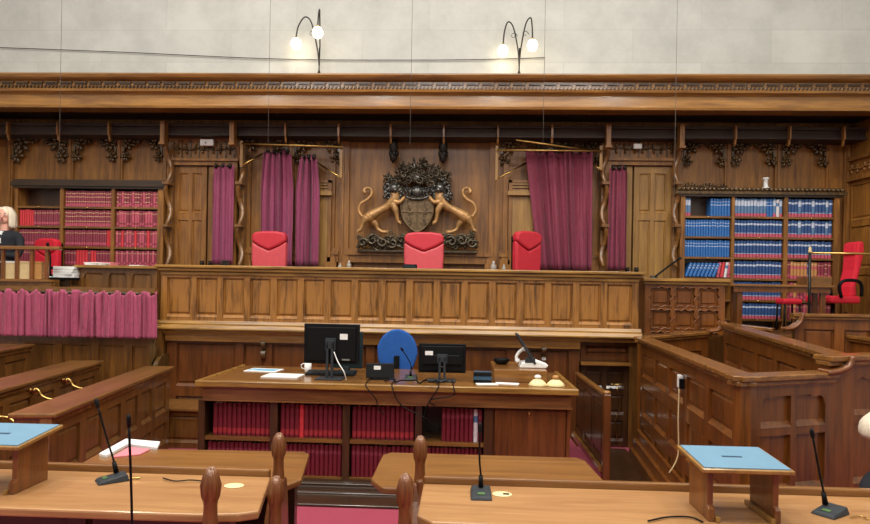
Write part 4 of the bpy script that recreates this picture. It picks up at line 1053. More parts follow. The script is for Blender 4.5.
# dark low table with paper piles
tx0, tx1 = X(34, 7.8, 280)+.1, X(78, 7.8, 280)-.07; tz = Z(60, 277.5, 7.8)
tb = empty('side_table', ((tx0+tx1)/2, 7.95, DZ), 'dark low table with white paper piles left of the carved desk box', 'table')
MB().box(tx0, tx1, 7.72, 8.25, tz-.03, tz).build('tabletop', M_black, tb, bevel=.004)
MB().box(tx0+.02, tx1-.02, 7.75, 7.78, tz-.22, tz-.031).build('apron', W_dark, tb)
for a in (tx0+.03, tx1-.07):
    for b in (7.76, 8.18): MB().box(a, a+.04, b, b+.04, DZ, tz-.031).build('leg', W_dark, tb)
p = at(67, 272, 7.9); paper_pile(p.x, 7.92, tz+.001, .26, .22, 4, 'tall white paper pile on the dark low table', dzz=.036)
p = at(42, 276, 7.8); o = MB().box(-.11,.11,-.08,.08,0,.012).build('open_book', M_white); o.location = (p.x, 7.84, tz+.001); o.rotation_euler.z = .3; tag(o, 'open white pages beside the tall paper pile', 'papers')
p = at(50, 275, 7.9); o = MB().prism([(-.12,0),(.12,.0),(.12,.05),(.06,.1)], -.05, .05, 'y').build('black_folder', M_black); o.location = (p.x, 8.05, tz+.001); tag(o, 'black folder leaning by the tall paper pile', 'folder')
p = at(59, 250, 8.3); gooseneck([(p.x,8.12,tz+.02),(p.x,8.12,tz+.25),(p.x-.02,8.1,tz+.42)], (p.x,8.12,tz+.001), (.1,.12,.03), 'black gooseneck microphone standing behind the white paper piles at left', rb=.014, head=.02)
# witness rail with posts, rounded shelf and cream boxes
wr = empty('witness_stand', (X(22,7.6,260), 7.7, DZ), 'oak railed stand at the far left around the person in black', 'stand')
zr = Z(30, 247, 7.6); zs_ = Z(20, 279, 7.55); wx0, wx1 = XL+.02, X(61, 7.6, 250)
MB().box(wx0, wx1, 7.56, 7.64, zr-.035, zr+.01).build('handrail', W_dockx, wr, bevel=.01)
for px in (-30, 3, 17, 32, 47): 
    x = X(px, 7.6, 262)
    if x > wx0: MB().box(x-.018, x+.018, 7.585, 7.62, zs_+.001, zr-.036).build('baluster', W_dock, wr)
q = MB(); n = 14; c0 = wx0; poly = [(c0, 7.47), (X(38,7.5,280), 7.47)]+[(X(38,7.5,280)+.14*math.sin(t*math.pi/2/6), 7.47+.14*(1-math.cos(t*math.pi/2/6))) for t in range(1,7)]+[(X(38,7.5,280)+.14, 7.7), (c0, 7.7)]
q.prism(poly, zs_-.03, zs_); q.build('shelf', W_dockx, wr)
q = MB(); q.prism([(a, b+.03) if b < 7.6 else (a, b) for a, b in poly], DZ, zs_-.031); q.build('curved_front', W_pew, wr)
for (pa, pb, lb, mt, dy) in ((2.5,18.5,'wide cream cardboard box on the far left shelf below the handrail',M_white,0),(20,31,'narrow cream box between two balusters on the far left shelf',M_cream,0),(33,43,'tan box at the right end of the far left shelf',B_tan,.0)):
    a, b = X(pa, 7.66, 270), X(pb, 7.66, 270); o = MB(); o.box(a, b, 7.63, 7.69, zs_+.001, Z(10,262,7.63)-.01); 
    o = o.build('cardboard_box', M_cream if mt == M_white else mt, bevel=.003); tag(o, lb, 'box')
    MB().box(a-.003, b+.003, 7.626, 7.693, Z(10,262,7.63)-.009, Z(10,262,7.63)+.012).build('lid', mt, o)

# ================================================================== RIGHT SIDE
# carved box right of the bench
ax, bx = X(645, 7.75, 300), X(725, 7.75, 300); zt = Z(685, 278.5, 7.72)
vb = empty('witness_box', ((ax+bx)/2, 7.9, 1.36), 'oak box with two rows of carved quatrefoil panels right of the judges bench', 'witness box')
q = MB(Matrix.Translation((ax, 7.75, 0))); w = bx-ax
zb2, zt2 = 1.0, zt-.05
q.box(0, w, .03, .08, zb2, zt2)
cols_, rows_ = 3, 3
cw = w/3; rh = (Z(685,290,7.75)-Z(685,323,7.75))/1.0*.66
def quatre(mb, cx, cz, a, b):
    """carved frame with a barbed quatrefoil-like hole: ring of lobes"""
    pts = []
    for k in range(48):
        t = 2*math.pi*k/48
        sx, sz = math.cos(t), math.sin(t)
        sq = 1/max(abs(sx), abs(sz)); r_ = (.86+.09*math.cos(8*t))*min(sq, 1.22)
        pts.append((cx+sx*r_*a, 0, cz+sz*r_*b))
    out = []
    for k in range(48):
        t = 2*math.pi*k/48; sx, sz = math.cos(t), math.sin(t); sq = 1/max(abs(sx), abs(sz)); out.append((cx+sx*sq*a*1.0001, 0, cz+sz*sq*b*1.0001))
    inner = [(p[0], .03, p[2]) for p in pts]
    n = 48; vs = out+pts+inner; fs = []
    for k in range(n):
        k2 = (k+1)%n; fs.append((k, k2, n+k2, n+k)); fs.append((n+k, n+k2, 2*n+k2, 2*n+k))
    mb.add(vs, fs)
    mb.tube([(p[0], -.002, p[2]) for p in pts]+[(pts[0][0], -.002, pts[0][2])], .008, 5)
    mb.fielded(cx-a*.62, cx+a*.62, cz-b*.6, cz+b*.6, .03, .012, .015)
rh = .27; z = zt2-.04-rh/2; r0_ = 0
q.box(0, w, 0, .03, zt2-.04, zt2); 
while z+rh/2 > zb2+.1:
    for c_ in range(3):
        quatre(q, .05+(w-.1)/3*(c_+.5), z, (w-.1)/6, rh/2)
    z -= rh
q.box(0, w, 0, .03, zb2, z+rh/2); q.box(0,.05,0,.03,z+rh/2,zt2-.04); q.box(w-.05,w,0,.03,z+rh/2,zt2-.04)
q.build('carved_front', W_dock, vb)
q = MB(); q.box(ax-.04, bx+.04, 7.69, 8.25, zt-.04, zt); q.box(ax-.02, bx+.02, 7.72, 8.2, zt-.075, zt-.041); q.build('worktop', W_benchx, vb, bevel=.006)
for a in (ax, bx-.04): MB().box(a, a+.04, 7.84, 8.2, 1.36, zt-.076).build('end_board', W_dock, vb)
a = at(648, 294, 7.66); b = at(679, 259, 7.95)
gooseneck([(b.x-.36,7.70,zt+.02),(lerp(b.x-.36,b.x,.5),7.8,lerp(zt,b.z,.5)+.02),(b.x,7.95,b.z)], (b.x-.36,7.76,zt+.001), (.08,.1,.03), 'long slanting black microphone arm over the carved witness box', rb=.012, head=.018)
# table before the blue bookcase
tx0, tx1 = X(731, 8.1, 290), X(836, 8.1, 290); tz = Z(780, 284.5, 8.1)
tb = empty('reading_table', ((tx0+tx1)/2, 8.4, DZ), 'narrow oak table standing in front of the blue-volume bookcase', 'table')
MB().box(tx0, tx1, 8.1, 8.42, tz-.03, tz).build('tabletop', W_dockx, tb, bevel=.005)
MB().box(tx0+.05, tx1-.05, 8.13, 8.155, tz-.10, tz-.031).build('apron', W_dock, tb)
for a in (X(741,8.13,300), tx1-.12):
    for b in (8.13, 8.3): MB().box(a-.03, a+.03, b+.03, b+.08, DZ, tz-.031).build('leg', W_dock, tb)
a = at(811, 276, 8.05); b = at(836, 287, 8.05)
o = MB().box(a.x, b.x, 8.14, 8.38, tz+.001, tz+.11).build('book_box', W_dockx, bevel=.005); tag(o, 'low oak box on the right end of the table before the blue volumes', 'box')
# brass rail
a = at(810, 253, 7.9)
rl = empty('brass_rail', (a.x, 7.9, DZ), 'brass handrail on a dark post crossing in front of the tall red chair', 'handrail')
q = MB(); q.tube([(a.x-.01, 7.9, a.z), (XR-.05, 7.9, a.z+.0)], .014, 8); q.build('rail', M_brass, rl)
q = MB(); q.tube([(a.x, 7.9, DZ), (a.x, 7.9, a.z+.0)], .018, 8); q.build('post', M_iron, rl)
q = MB(); q.lathe([(.02,0),(.025,.02),(.015,.04),(.018,.06),(0,.08)], (a.x, 7.9, a.z), 8); q.build('finial', M_cream, rl)
q = MB(); q.tube([(XR-.3, 7.9, DZ), (XR-.3, 7.9, a.z)], .018, 8); q.build('post', M_iron, rl)

# ================================================================== DOCK (right-hand panelled boxes)
dock = empty('dock', (2.6, 5.6, 0), 'large oak panelled dock of stepped boxes with scrolled rails on the right', 'dock')
def flat(p, z0=0): return (p.x, p.y)
cA = Vector((1.98, 7.05, 0)); zA = 1.355
cB = Vector((1.695, 3.90, 0))
def wall_run(a, b, za0, ztop_a, ztop_b, cols, rows_f, mat, name, parent, t=.06, arch=False, capmat=None, stile=.10, edges=None, plinth=True, back=False, capw=.05, rail=.12, zlow=None):
    """panelled wall whose top may slope gently from a to b"""
    M, L = run_matrix(a, b); zt = min(ztop_a, ztop_b)
    q = MB(M)
    if zlow is not None:
        q.box(0, L, 0, t, za0, zlow); q.box(0, L, 0, t, zt-.085, zt-.05); panelling(q, L, zlow, zt-.085, cols, rows_f, t, stile, rail, .026, False, arch, edges=edges)
    else: panelling(q, L, za0, zt-.05, cols, rows_f, t, stile, rail, .026, True, arch, edges=edges)
    if abs(ztop_a-ztop_b) > .005:
        q.prism([(0, zt-.05), (L, zt-.05), (L, ztop_b-.04), (0, ztop_a-.04)], 0, t, 'y')
    if back:
        q.box(0, L, t, t+.01, zt-.16, zt-.05)
    if plinth:
        for k, (h, d_) in enumerate(((.34,.035),(.24,.07),(.14,.11))): q.box(0, L, -d_, 0, 0, h)
    o = q.build(name, mat, parent)
    c = MB(M)
    for (dy, zz, th) in ((capw, 0, .035), (capw-.02, -.035, .03)):
        c.add([(-.02,-dy,ztop_a+zz-th),(L+.02,-dy,ztop_b+zz-th),(L+.02,t+dy,ztop_b+zz-th),(-.02,t+dy,ztop_a+zz-th),
               (-.02,-dy,ztop_a+zz),(L+.02,-dy,ztop_b+zz),(L+.02,t+dy,ztop_b+zz),(-.02,t+dy,ztop_a+zz)],
              [(0,3,2,1),(4,5,6,7),(0,1,5,4),(1,2,6,5),(2,3,7,6),(3,0,4,7)])
    c.build('cap_rail', capmat or W_dockx, o, bevel=.006)
    return o
# near side wall: far corner A -> near corner B (front towards -x)
wall_run(cA, cB, 0, zA, zA, 5, [.46, .88], W_dock, 'side_wall', dock)
# front: corner B -> C
pC = at(829, 372, 4.18); pC2 = at(848, 356, 4.25)
zF = zA; 
M, LF = run_matrix((cB.x, cB.y), (pC.x, 4.16))
e = [.22, LF*.52, LF-.02]
o = wall_run((cB.x, cB.y), (pC.x, 4.16), 0, zA, Z(829,372,4.16), 2, [1.0], W_dock, 'front_wall', dock, arch=True, edges=[.16, .16+(LF-.2)/2, LF-.04], plinth=False, zlow=.58, rail=.05, stile=.045)
# scrolled rise and continuing higher front
def scroll_rise(name, base, top, ydir, parent):
    """carved leaf swept from the low rail up to the higher one: base/top are points"""
    b = Vector(base); t = Vector(top); q = MB()
    for k in range(4):
        off = Vector((0, -.05+.035*k, 0))
        pts = [b+off, b+off+Vector(((t.x-b.x)*.45, (t.y-b.y)*.45, .012)), b+off+Vector(((t.x-b.x)*.85, (t.y-b.y)*.85, (t.z-b.z)*.45)), t+off+Vector((0,0,.01))]
        q.tube(cr_spline(pts, 4), [.018]*13, 6)
    q.ell(t+Vector((0,0,-.005)), (.022,.06,.022), 8, 6)
    return q.build(name, W_lect, parent)
pC = Vector((pC.x, 4.16, Z(829,372,4.16))); zH = Z(850, 355, 4.25)
scroll_rise('carved_scroll', (pC.x-.06, 4.14, pC.z-.0), (pC.x+.12, 4.18, zH-.01), 0, dock)
E1 = Vector((4.1, 4.62, 0))
o = wall_run((pC.x-.01, 4.165), (E1.x, E1.y), 0, zH, zH+.04, 4, [1.05], W_dock, 'front_wall', dock, arch=True, plinth=False, zlow=.58, rail=.05, stile=.045, edges=[.20,.56,.92,1.3,1.66])
# far wall of first box, facing us
pf = at(707, 331, 7.55)
wall_run((cA.x+.02, cA.y+.06), (pf.x, 7.5), 0, zA, Z(707,331,7.5), 3, [.6,.95], W_dock, 'back_wall', dock, plinth=False)
zM = Z(720, 322.5, 7.45)
scroll_rise('carved_scroll', (pf.x-.02, 7.46, Z(707,331,7.5)), (pf.x+.16, 7.46, zM), 0, dock)
# divider between first and second box: from far (720,322) to near (835,358), front faces -x
dF = at(720, 322, 7.45); dN = at(836, 357.5, 4.3)
wall_run((dF.x+.03, 7.42), (dN.x-.02, 4.26), 0, zM, zH+.0, 5, [.6, 1.0], W_dock, 'divider_wall', dock, plinth=False)
# far wall of second box
g1 = at(785, 328.5, 6.9); g2 = at(799, 313.5, 6.9); g3 = at(880, 317, 6.6)
wall_run((dF.x+.06, 7.47), (g1.x, 7.2), 0, zM, Z(785,328.5,7.2), 2, [.6,1.0], W_dock, 'back_wall', dock, plinth=False)
g1 = at(785, 328.5, 7.2); g2 = at(799, 313.5, 7.2)
scroll_rise('carved_scroll', (g1.x-.04, 7.16, g1.z), (g2.x, 7.16, g2.z), 0, dock)
wall_run((g2.x-.05, 7.2), (XR-.02, 6.9), 0, g2.z, g2.z+.02, 5, [.6,1.05], W_dock, 'back_wall', dock, plinth=False)
# inner side of rear box
wall_run((g2.x+.52, 7.12), (g2.x+.75, 4.8), 0, 1.42, 1.36, 4, [.6,1.0], W_dock, 'divider_wall', dock, plinth=False)
# seats inside the boxes
q = MB(); q.box(2.2, 3.0, 6.4, 6.8, .0, .75); q.build('inner_bench', W_pew, dock) if False else None
# switch box with cable on the side wall
M, L = run_matrix(cA, cB); Mi = M.inverted()
v = ray(682.5, 381.5)                              # hit the side wall plane
nrm = M.to_3x3() @ Vector((0,-1,0)); t_ = (Vector((cA.x,cA.y,0))-CAM).dot(nrm)/v.dot(nrm); hit = CAM+v*t_; lh = Mi @ hit
q = MB(M); q.box(lh.x-.045, lh.x+.045, -.035, -.001, hit.z-.055, hit.z+.055); sw = q.build('switch_box', M_white, bevel=.01); tag(sw, 'white switch box fixed to the dock side wall with a cable below', 'switch')
q = MB(M); q.box(lh.x+.05, lh.x+.075, -.04, -.001, hit.z-.05, hit.z+.03); q.build('plug', M_black, sw)
q = MB(M); q.tube(cr_spline([(lh.x+.02,-.03,hit.z-.055),(lh.x+.03,-.035,hit.z-.3),(lh.x+.02,-.03,hit.z-.6),(lh.x+.03,-.10,hit.z-.75)],5), .006, 6); q.build('flex', M_cream, sw)

# ================================================================== LEFT PEWS
def pew(label, fa, fb, zt, wd, cols, stays=None):
    """desk-fronted pew; front line fa (near) .. fb (far) faces +x; top board of width wd behind it"""
    fa = Vector((fa[0], fa[1], 0)); fb = Vector((fb[0], fb[1], 0))
    r_ = empty('pew', ((fa.x+fb.x)/2, (fa.y+fb.y)/2, 0), label, 'pew')
    M, L = run_matrix(fa, fb)                     # front normal is +x side when going away
    q = MB(M); panelling(q, L, 0, zt-.04, cols, [.40], .05, .11, .12, .026, True, False); 
    q.build('front_panelling', W_pew, r_)
    q = MB(M); q.box(-.03, L+.0, -.05, wd, zt-.035, zt); q.build('book_rest', W_pewtop, r_, bevel=.01)
    q = MB(M); q.box(-.02, L, -.02, .06, zt-.075, zt-.036); q.build('moulding', W_dockx, r_)
    q = MB(M); q.box(0, .045, .051, wd-.03, 0, zt-.036); q.build('end_board', W_pew, r_)
    q = MB(M); q.box(L-.045, L, .051, wd-.03, 0, zt-.036); q.build('end_board', W_pew, r_)
    if stays:
        for v in stays:
            q = MB(M); h = zt-.10
            q.tube(cr_spline([(v,-.02,h+.02),(v,-.06,h-.0),(v,-.09,h-.05),(v,-.15,h-.08),(v,-.22,h-.09),(v,-.27,h-.13)],5), .013, 7)
            q.ell((v,-.03,h), (.03,.02,.03), 8, 6); q.ell((v-.04,-.01,h+.01), (.02,.02,.02), 8, 6); q.build('brass_stay', M_brass, r_)
    return r_
pew('near left oak pew with a wide sloping-away book rest', (-2.86,4.28), (-3.25,6.90), .94, .27, 6)
pew('second left oak pew with cranked brass stays on its front', (-3.70,4.2), (-4.17,7.1), .96, .32, 6, stays=[.62, 1.42, 2.05])
pew('third left oak pew at the far left edge', (-4.62,4.6), (-5.10,7.25), 1.12, .32, 5)

# ================================================================== MIDDLE AND FRONT DESKS
def slab_desk(name, label, poly, z, mat, ledge=None, body=None, th=.035, legs=None):
    xs = [p[0] for p in poly]; ys = [p[1] for p in poly]
    r_ = empty(name, ((min(xs)+max(xs))/2, (min(ys)+max(ys))/2, 0), label, 'desk')
    MB().prism(poly, z-th, z).build('desktop', mat, r_, bevel=.008)
    if ledge: a, b, y = ledge; q = MB(); q.box(a, b, y, y+.035, z-.10, z+.03); q.build('rear_ledge', W_mid, r_, bevel=.008)
    if body:
        a, b, y0, y1 = body; q = MB(Matrix.Translation((a, y0, 0))); panelling(q, b-a, 0, z-th-.002, max(2, int((b-a)/.5)), [], .04, .08, .08, .015); q.build('panelling', W_dark, r_)
        for xe in (a, b-.04): MB().box(xe, xe+.04, y0+.041, y1, 0, z-th-.002).build('end_board', W_dark, r_)
    return r_
ml = slab_desk('middle_desk', 'middle row oak desk on the left with one chamfered corner', [(-2.17,3.30),(-2.24,3.86),(-2.2,3.93),(-.99,3.98),(-.945,3.93),(-.86,3.40),(-.92,3.28)], .80, W_mid, None, (-2.1,-1.0,3.80,3.86))
mr = slab_desk('middle_desk', 'middle row oak desk on the right with cut corners', [(-.485,3.45),(-.485,3.96),(-.44,4.02),(.74,4.02),(.78,3.96),(.82,3.30),(-.40,3.30)], .80, W_mid, None, (-.35,.72,3.85,3.9))
fl = slab_desk('front_desk', 'nearest light oak desk on the left, carrying a microphone', [(-2.62,2.43),(-2.62,2.94),(-.89,2.94),(-.80,2.49),(-.87,2.45),(-1.03,2.43)], .95, W_front, (-2.62,-.90,2.945), (-2.5,-1.05,2.86,2.93))
fr = slab_desk('front_desk', 'nearest light oak desk on the right, carrying the blue-topped lectern', [(-.165,2.50),(-.165,2.91),(2.5,2.91),(2.5,2.38),(-.10,2.43)], .95, W_front, (-.165,2.5,2.915), (0,2.4,2.83,2.90))

# bench ends with carved knobs
def bench_end(loc, h, label, group=None, w=.07):
    r_ = empty('bench_end', (loc[0], loc[1], 0), label, 'bench end', group)
    q = MB(); pr = [(-.16,0),(.20,0),(.20,.3),(.10,.45),(.07,h-.34),(.04,h-.22),(-.03,h-.22),(-.06,h-.30),(-.13,h-.42),(-.16,h-.5)]
    q.prism(pr, -w/2, w/2, 'x'); q.build('end_board', W_lect, r_, .012, True)
    q = MB()
    q.tube([(0,-.01,h-.30),(0,0,h-.24),(0,.0,h-.17),(0,0,h-.135),(0,0,h-.10),(0,0,h-.06),(0,0,h-.025),(0,0,h)], [.034,.032,.026,.025,.030,.032,.029,.016], 10)
    for k in range(6):
        a = k*math.pi/3+.3; c_, s_ = math.cos(a), math.sin(a)
        q.tube([(c_*.016,s_*.016,h-.13),(c_*.026,s_*.026,h-.10),(c_*.030,s_*.030,h-.06),(c_*.020,s_*.020,h-.018),(c_*.008,s_*.008,h+.004)], [.006,.008,.009,.008,.005], 6)
    q.tube(cr_spline([(.012,-.085,h-.42),(-.01,-.065,h-.35),(.01,-.04,h-.28),(0,-.035,h-.2)],4), .018, 6)
    q.build('carved_knob', W_lect, r_, 0, True)
    return r_
p = at(279, 437, 3.12); b1 = bench_end((p.x, 3.12), Z(279,437,3.06), 'carved bench end between left middle desk and left front desk')
def dup_end(Y, px, py, lab):
    p = at(px, py, Y); return bench_end((p.x, Y), Z(px, py, Y-.06), lab)
dup_end(2.30, 211, 474, 'carved bench end nearest us, before the left front desk')
p = dup_end(3.10, 420.5, 440, 'carved bench end between right middle desk and right front desk')
dup_end(2.46, 405.5, 480, 'carved bench end at the left tip of the right front desk')
dup_end(2.70, 276, 482, 'shorter carved bench end tight against the left front desk corner')
# seats of those benches (red upholstered, mostly hidden)
for (a, b, y, lb) in ((-2.4,-.99,3.06,'narrow bench seat behind the left front desk'),(-.14,2.0,3.06,'narrow bench seat behind the right front desk')):
    o = MB().box(a, b, y, y+.12, .40, .45).build('narrow_bench', W_pew, bevel=.008)
    MB().box(a, a+.04, y+.01, y+.1, 0, .399).build('support', W_pew, o); MB().box(b-.04, b, y+.01, y+.1, 0, .399).build('support', W_pew, o)
    tag(o, lb, 'bench')

# lecterns
def lectern(cx, y0, y1, w, zn, zf, label):
    """sloping top: near edge zn, far edge zf"""
    r_ = empty('table_lectern', (cx, (y0+y1)/2, .951), label, 'lectern')
    ym = (y1-y0)/2; sl = (zf-zn)/(y1-y0); hm = (zn+zf)/2-.951
    SH = Matrix(((1,0,0,0),(0,1,0,0),(0,sl,1,hm),(0,0,0,1)))
    q = MB(SH); q.box(-w/2, w/2, -ym, ym, -.020, -.004); q.build('top_board', W_pale, r_, .004, True)
    q = MB(SH); q.box(-w/2+.012, w/2-.012, -ym+.012, ym-.012, -.004, 0); q.build('blue_leather_inlay', M_lblue, r_, 0, True)
    q = MB(SH); q.box(-.045, .035, -.010, .004, .0002, .002); q.build('inlay_slot', M_tblue, r_, .003, True)
    for s in (-1, 1):
        q = MB(); x = s*(w/2-.05); zt_ = lambda y: hm+sl*y-.021
        q.prism([(-ym+.03,0),(ym-.05,0),(ym-.05,zt_(ym-.05)),(-ym+.05,zt_(-ym+.05)),(-ym+.05,.06),(-ym+.03,.05)], x-.012, x+.012, 'x'); q.build('side_board', W_lect, r_, .003, True)
        q = MB(); q.box(x-s*.03, x-s*.013, -ym+.02, ym-.04, 0, .02); q.build('foot_batten', W_pale, r_, .002, True)
    q = MB(); q.box(-w/2+.07, w/2-.07, ym-.06, ym-.05, hm-.07, hm-.015); q.build('back_rail', W_lect, r_, 0, True)
    return r_
lectern(1.125, 2.50, 2.80, .355, 1.170, 1.190, 'small wooden table lectern with light blue top on the right front desk')
lectern(-2.02, 2.55, 2.85, .36, 1.165, 1.195, 'small wooden table lectern with light blue top at the far left')
# foreground microphones
def desk_mic(px, py, tip, z, label, rz, bend=0, w=.095, l=.13):
    b = onz(px, py, z); t = at(tip[0], tip[1], b.y+.03); s = Vector((b.x, b.y+.035, z+.03))
    mid = s.lerp(t, .5)+Vector((bend, 0, 0)); q1 = s.lerp(t, .18)+Vector((0, 0, .01))
    return gooseneck([s, q1, mid, t], (b.x, b.y, z+.001), (w, l, .03), label, rb=.0045, rz=rz, head=.009)
desk_mic(112, 481, (98, 407), .95, 'gooseneck microphone on the left front desk', R(-50))
desk_mic(481, 496, (480, 432), .95, 'gooseneck microphone in the centre on the left end of the right front desk', R(0), -.004)
desk_mic(830, 514, (813, 438), .95, 'gooseneck microphone at the right end of the right front desk', R(-55))
b = at(129, 426, 2.15); gooseneck([(b.x+.002,2.2,.03),(b.x+.002,2.2,.5),(b.x+.001,2.18,1.0),(b.x,2.15,b.z)], (b.x,2.2,.001), (.2,.2,.03), 'tall thin black microphone on a floor stand in front of the left desk', name='microphone_stand', rb=.0045, head=.008)
cable([onz(163,478,.958), onz(175,481,.958), onz(190,480,.958), onz(202,481,.958)], .003, M_black, 'thin black lead running right from the left desk microphone')
cable([onz(648,521,.957), onz(668,517,.957), onz(690,517,.957), onz(703,522,.957)], .0035, M_black, 'black cable curving on the right front desk by the lectern')
cable([onz(850,517,.957), onz(860,516,.957), onz(868,519,.957)], .003, M_brass, 'yellowish lead beside the right-end microphone')
cable([onz(128,479,.957), onz(134,478,.957), onz(140,478,.957)], .004, M_brass, 'short brass-coloured plug beside the left desk microphone')
def disc(px, py, z, r_, label, slot=True):
    p = onz(px, py, z); o = MB().lathe([(r_*.98,0),(r_,.001),(r_*.98,.0022)], (0,0,0), 18).build('sticker', M_yel); o.location = (p.x, p.y, z+.0008); o.scale.y = .8; tag(o, label, 'sticker')
    if slot: MB().box(r_*.1, r_*.7, -r_*.3, r_*.2, .0024, .004).build('mark', M_iron, o, 0, True)
disc(502, 494.5, .95, .045, 'cream oval sticker with a black mark beside the centre microphone')
disc(234, 486, .95, .045, 'pale oval sticker on the left front desk near its right end', False)
# white binder and pink paper
A = [onz(*q_, .802) for q_ in ((99,456),(126,441),(160,444),(157,450),(128,446),(106,458))]
bd = MB(); bd.prism([(a.x, a.y) for a in A], .8015, .818); bd = bd.build('ring_binder', M_white); tag(bd, 'white edged open folder at the far corner of the left middle desk', 'folder')
A = [onz(*q_, .802) for q_ in ((112,458),(129,447.5),(150,450),(140,455))]
bd2 = MB(); bd2.prism([(a.x, a.y) for a in A], .8015, .808); bd2 = bd2.build('pink_paper', M_pink); tag(bd2, 'pink sheet inside the white edged folder', 'paper')

# small things along the judges' bench top
def bench_item(px, py, w, d_, h, mat, label, cat, nm, shape='box', Y=7.7):
    p = at(px, py, Y)
    if shape == 'box': o = MB().box(-w/2, w/2, -d_/2, d_/2, 0, h).build(nm, mat, bevel=.004)
    else: o = MB().lathe([(w*.4,0),(w*.5,h*.1),(w*.42,h*.5),(w*.2,h*.75),(w*.25,h)], (0,0,0), 12).build(nm, mat)
    o.location = (p.x, Y, bzt+.001); tag(o, label, cat); return o
o = bench_item(410, 264, .17, .14, .055, M_black, 'small black box on the bench in front of the centre judge chair', 'box', 'black_box'); MB().box(-.07,.07,-.072,-.0705,.012,.04).build('display', M_teal, o, 0, True)
for px, w, h, lb in ((340,.05,.05,'short clear tumbler on the bench, left of its pair'),(349,.06,.09,'taller clear tumbler on the bench, right of its pair'),(493.5,.075,.11,'clear carafe on the bench left of the right judge chair'),(504,.05,.07,'clear tumbler next to the carafe on the bench')):
    bench_item(px, 264, w, .05, h, plain('glass_grey', (150,146,138), .15, var=.02) if 'glass_grey' not in MATS else MATS['glass_grey'], lb, 'glass', 'drinking_glass', 'lathe')
o = bench_item(226, 262, .09, .06, .07, M_iron, 'small dark desk clock on the left part of the bench', 'clock', 'desk_clock'); 

# ================================================================== PEOPLE
def person_mesh(name, parent, chains, ells, mat, vox=.018, smooth=6):
    q = MB()
    for pts, rr in chains: q.tube(pts, rr, 12)
    for c, r_ in ells: q.ell(c, r_, 14, 10)
    o = q.build(name, mat, parent, 0, True)
    m_ = o.modifiers.new('skin', 'REMESH'); m_.mode = 'VOXEL'; m_.voxel_size = vox; m_.use_smooth_shade = True
    s = o.modifiers.new('soft', 'SMOOTH'); s.iterations = smooth; s.factor = .5
    return o
def hand(q, w, d, up, s=1):
    """palm and five curled fingers; w wrist, d forward, up back-of-hand normal"""
    w = Vector(w); d = Vector(d).normalized(); up = Vector(up).normalized(); sd = d.cross(up)
    q.tube([w, w+d*.05, w+d*.09], [.026,.036,.033], 10, .6)
    for k, L in enumerate((.062,.072,.068,.052)):
        b_ = w+d*.085+sd*(-.027+.018*k); q.tube([b_, b_+d*L*.45+up*.003, b_+d*L*.8-up*.014, b_+d*L*.92-up*.032], [.0095,.009,.008,.006], 7)
    b_ = w+d*.03-sd*s*.03; q.tube([b_, b_+d*.03-sd*s*.022-up*.006, b_+d*.055-sd*s*.022-up*.018], [.012,.010,.007], 7)
def face(parent, c, s=1.0, look=(0,-1,0), skin=M_skin):
    """eyes, brows, mouth as children; head frame looks along `look`"""
    c = Vector(c); f = Vector(look).normalized(); r_ = Vector((0,0,1)).cross(f).normalized(); u = f.cross(r_)
    q = MB()
    for k in (-1, 1): q.ell(c+f*.092*s+r_*k*.032*s+u*.005, (.013*s,.010*s,.008*s), 8, 6)
    q.build('eyes', M_white, parent, 0, True)
    q = MB()
    for k in (-1, 1): q.ell(c+f*.100*s+r_*k*.032*s+u*.005, (.006*s,)*3, 7, 5); q.tube([c+f*.098*s+r_*k*.048*s+u*.026, c+f*.104*s+r_*k*.018*s+u*.028], .0035, 5)
    q.build('pupils_and_brows', M_iron, parent, 0, True)
    q = MB(); q.tube([c+f*.092*s-r_*.022*s-u*.062, c+f*.100*s-u*.060, c+f*.092*s+r_*.022*s-u*.062], [.003,.006,.003], 6); q.build('lips', B_rose, parent, 0, True)
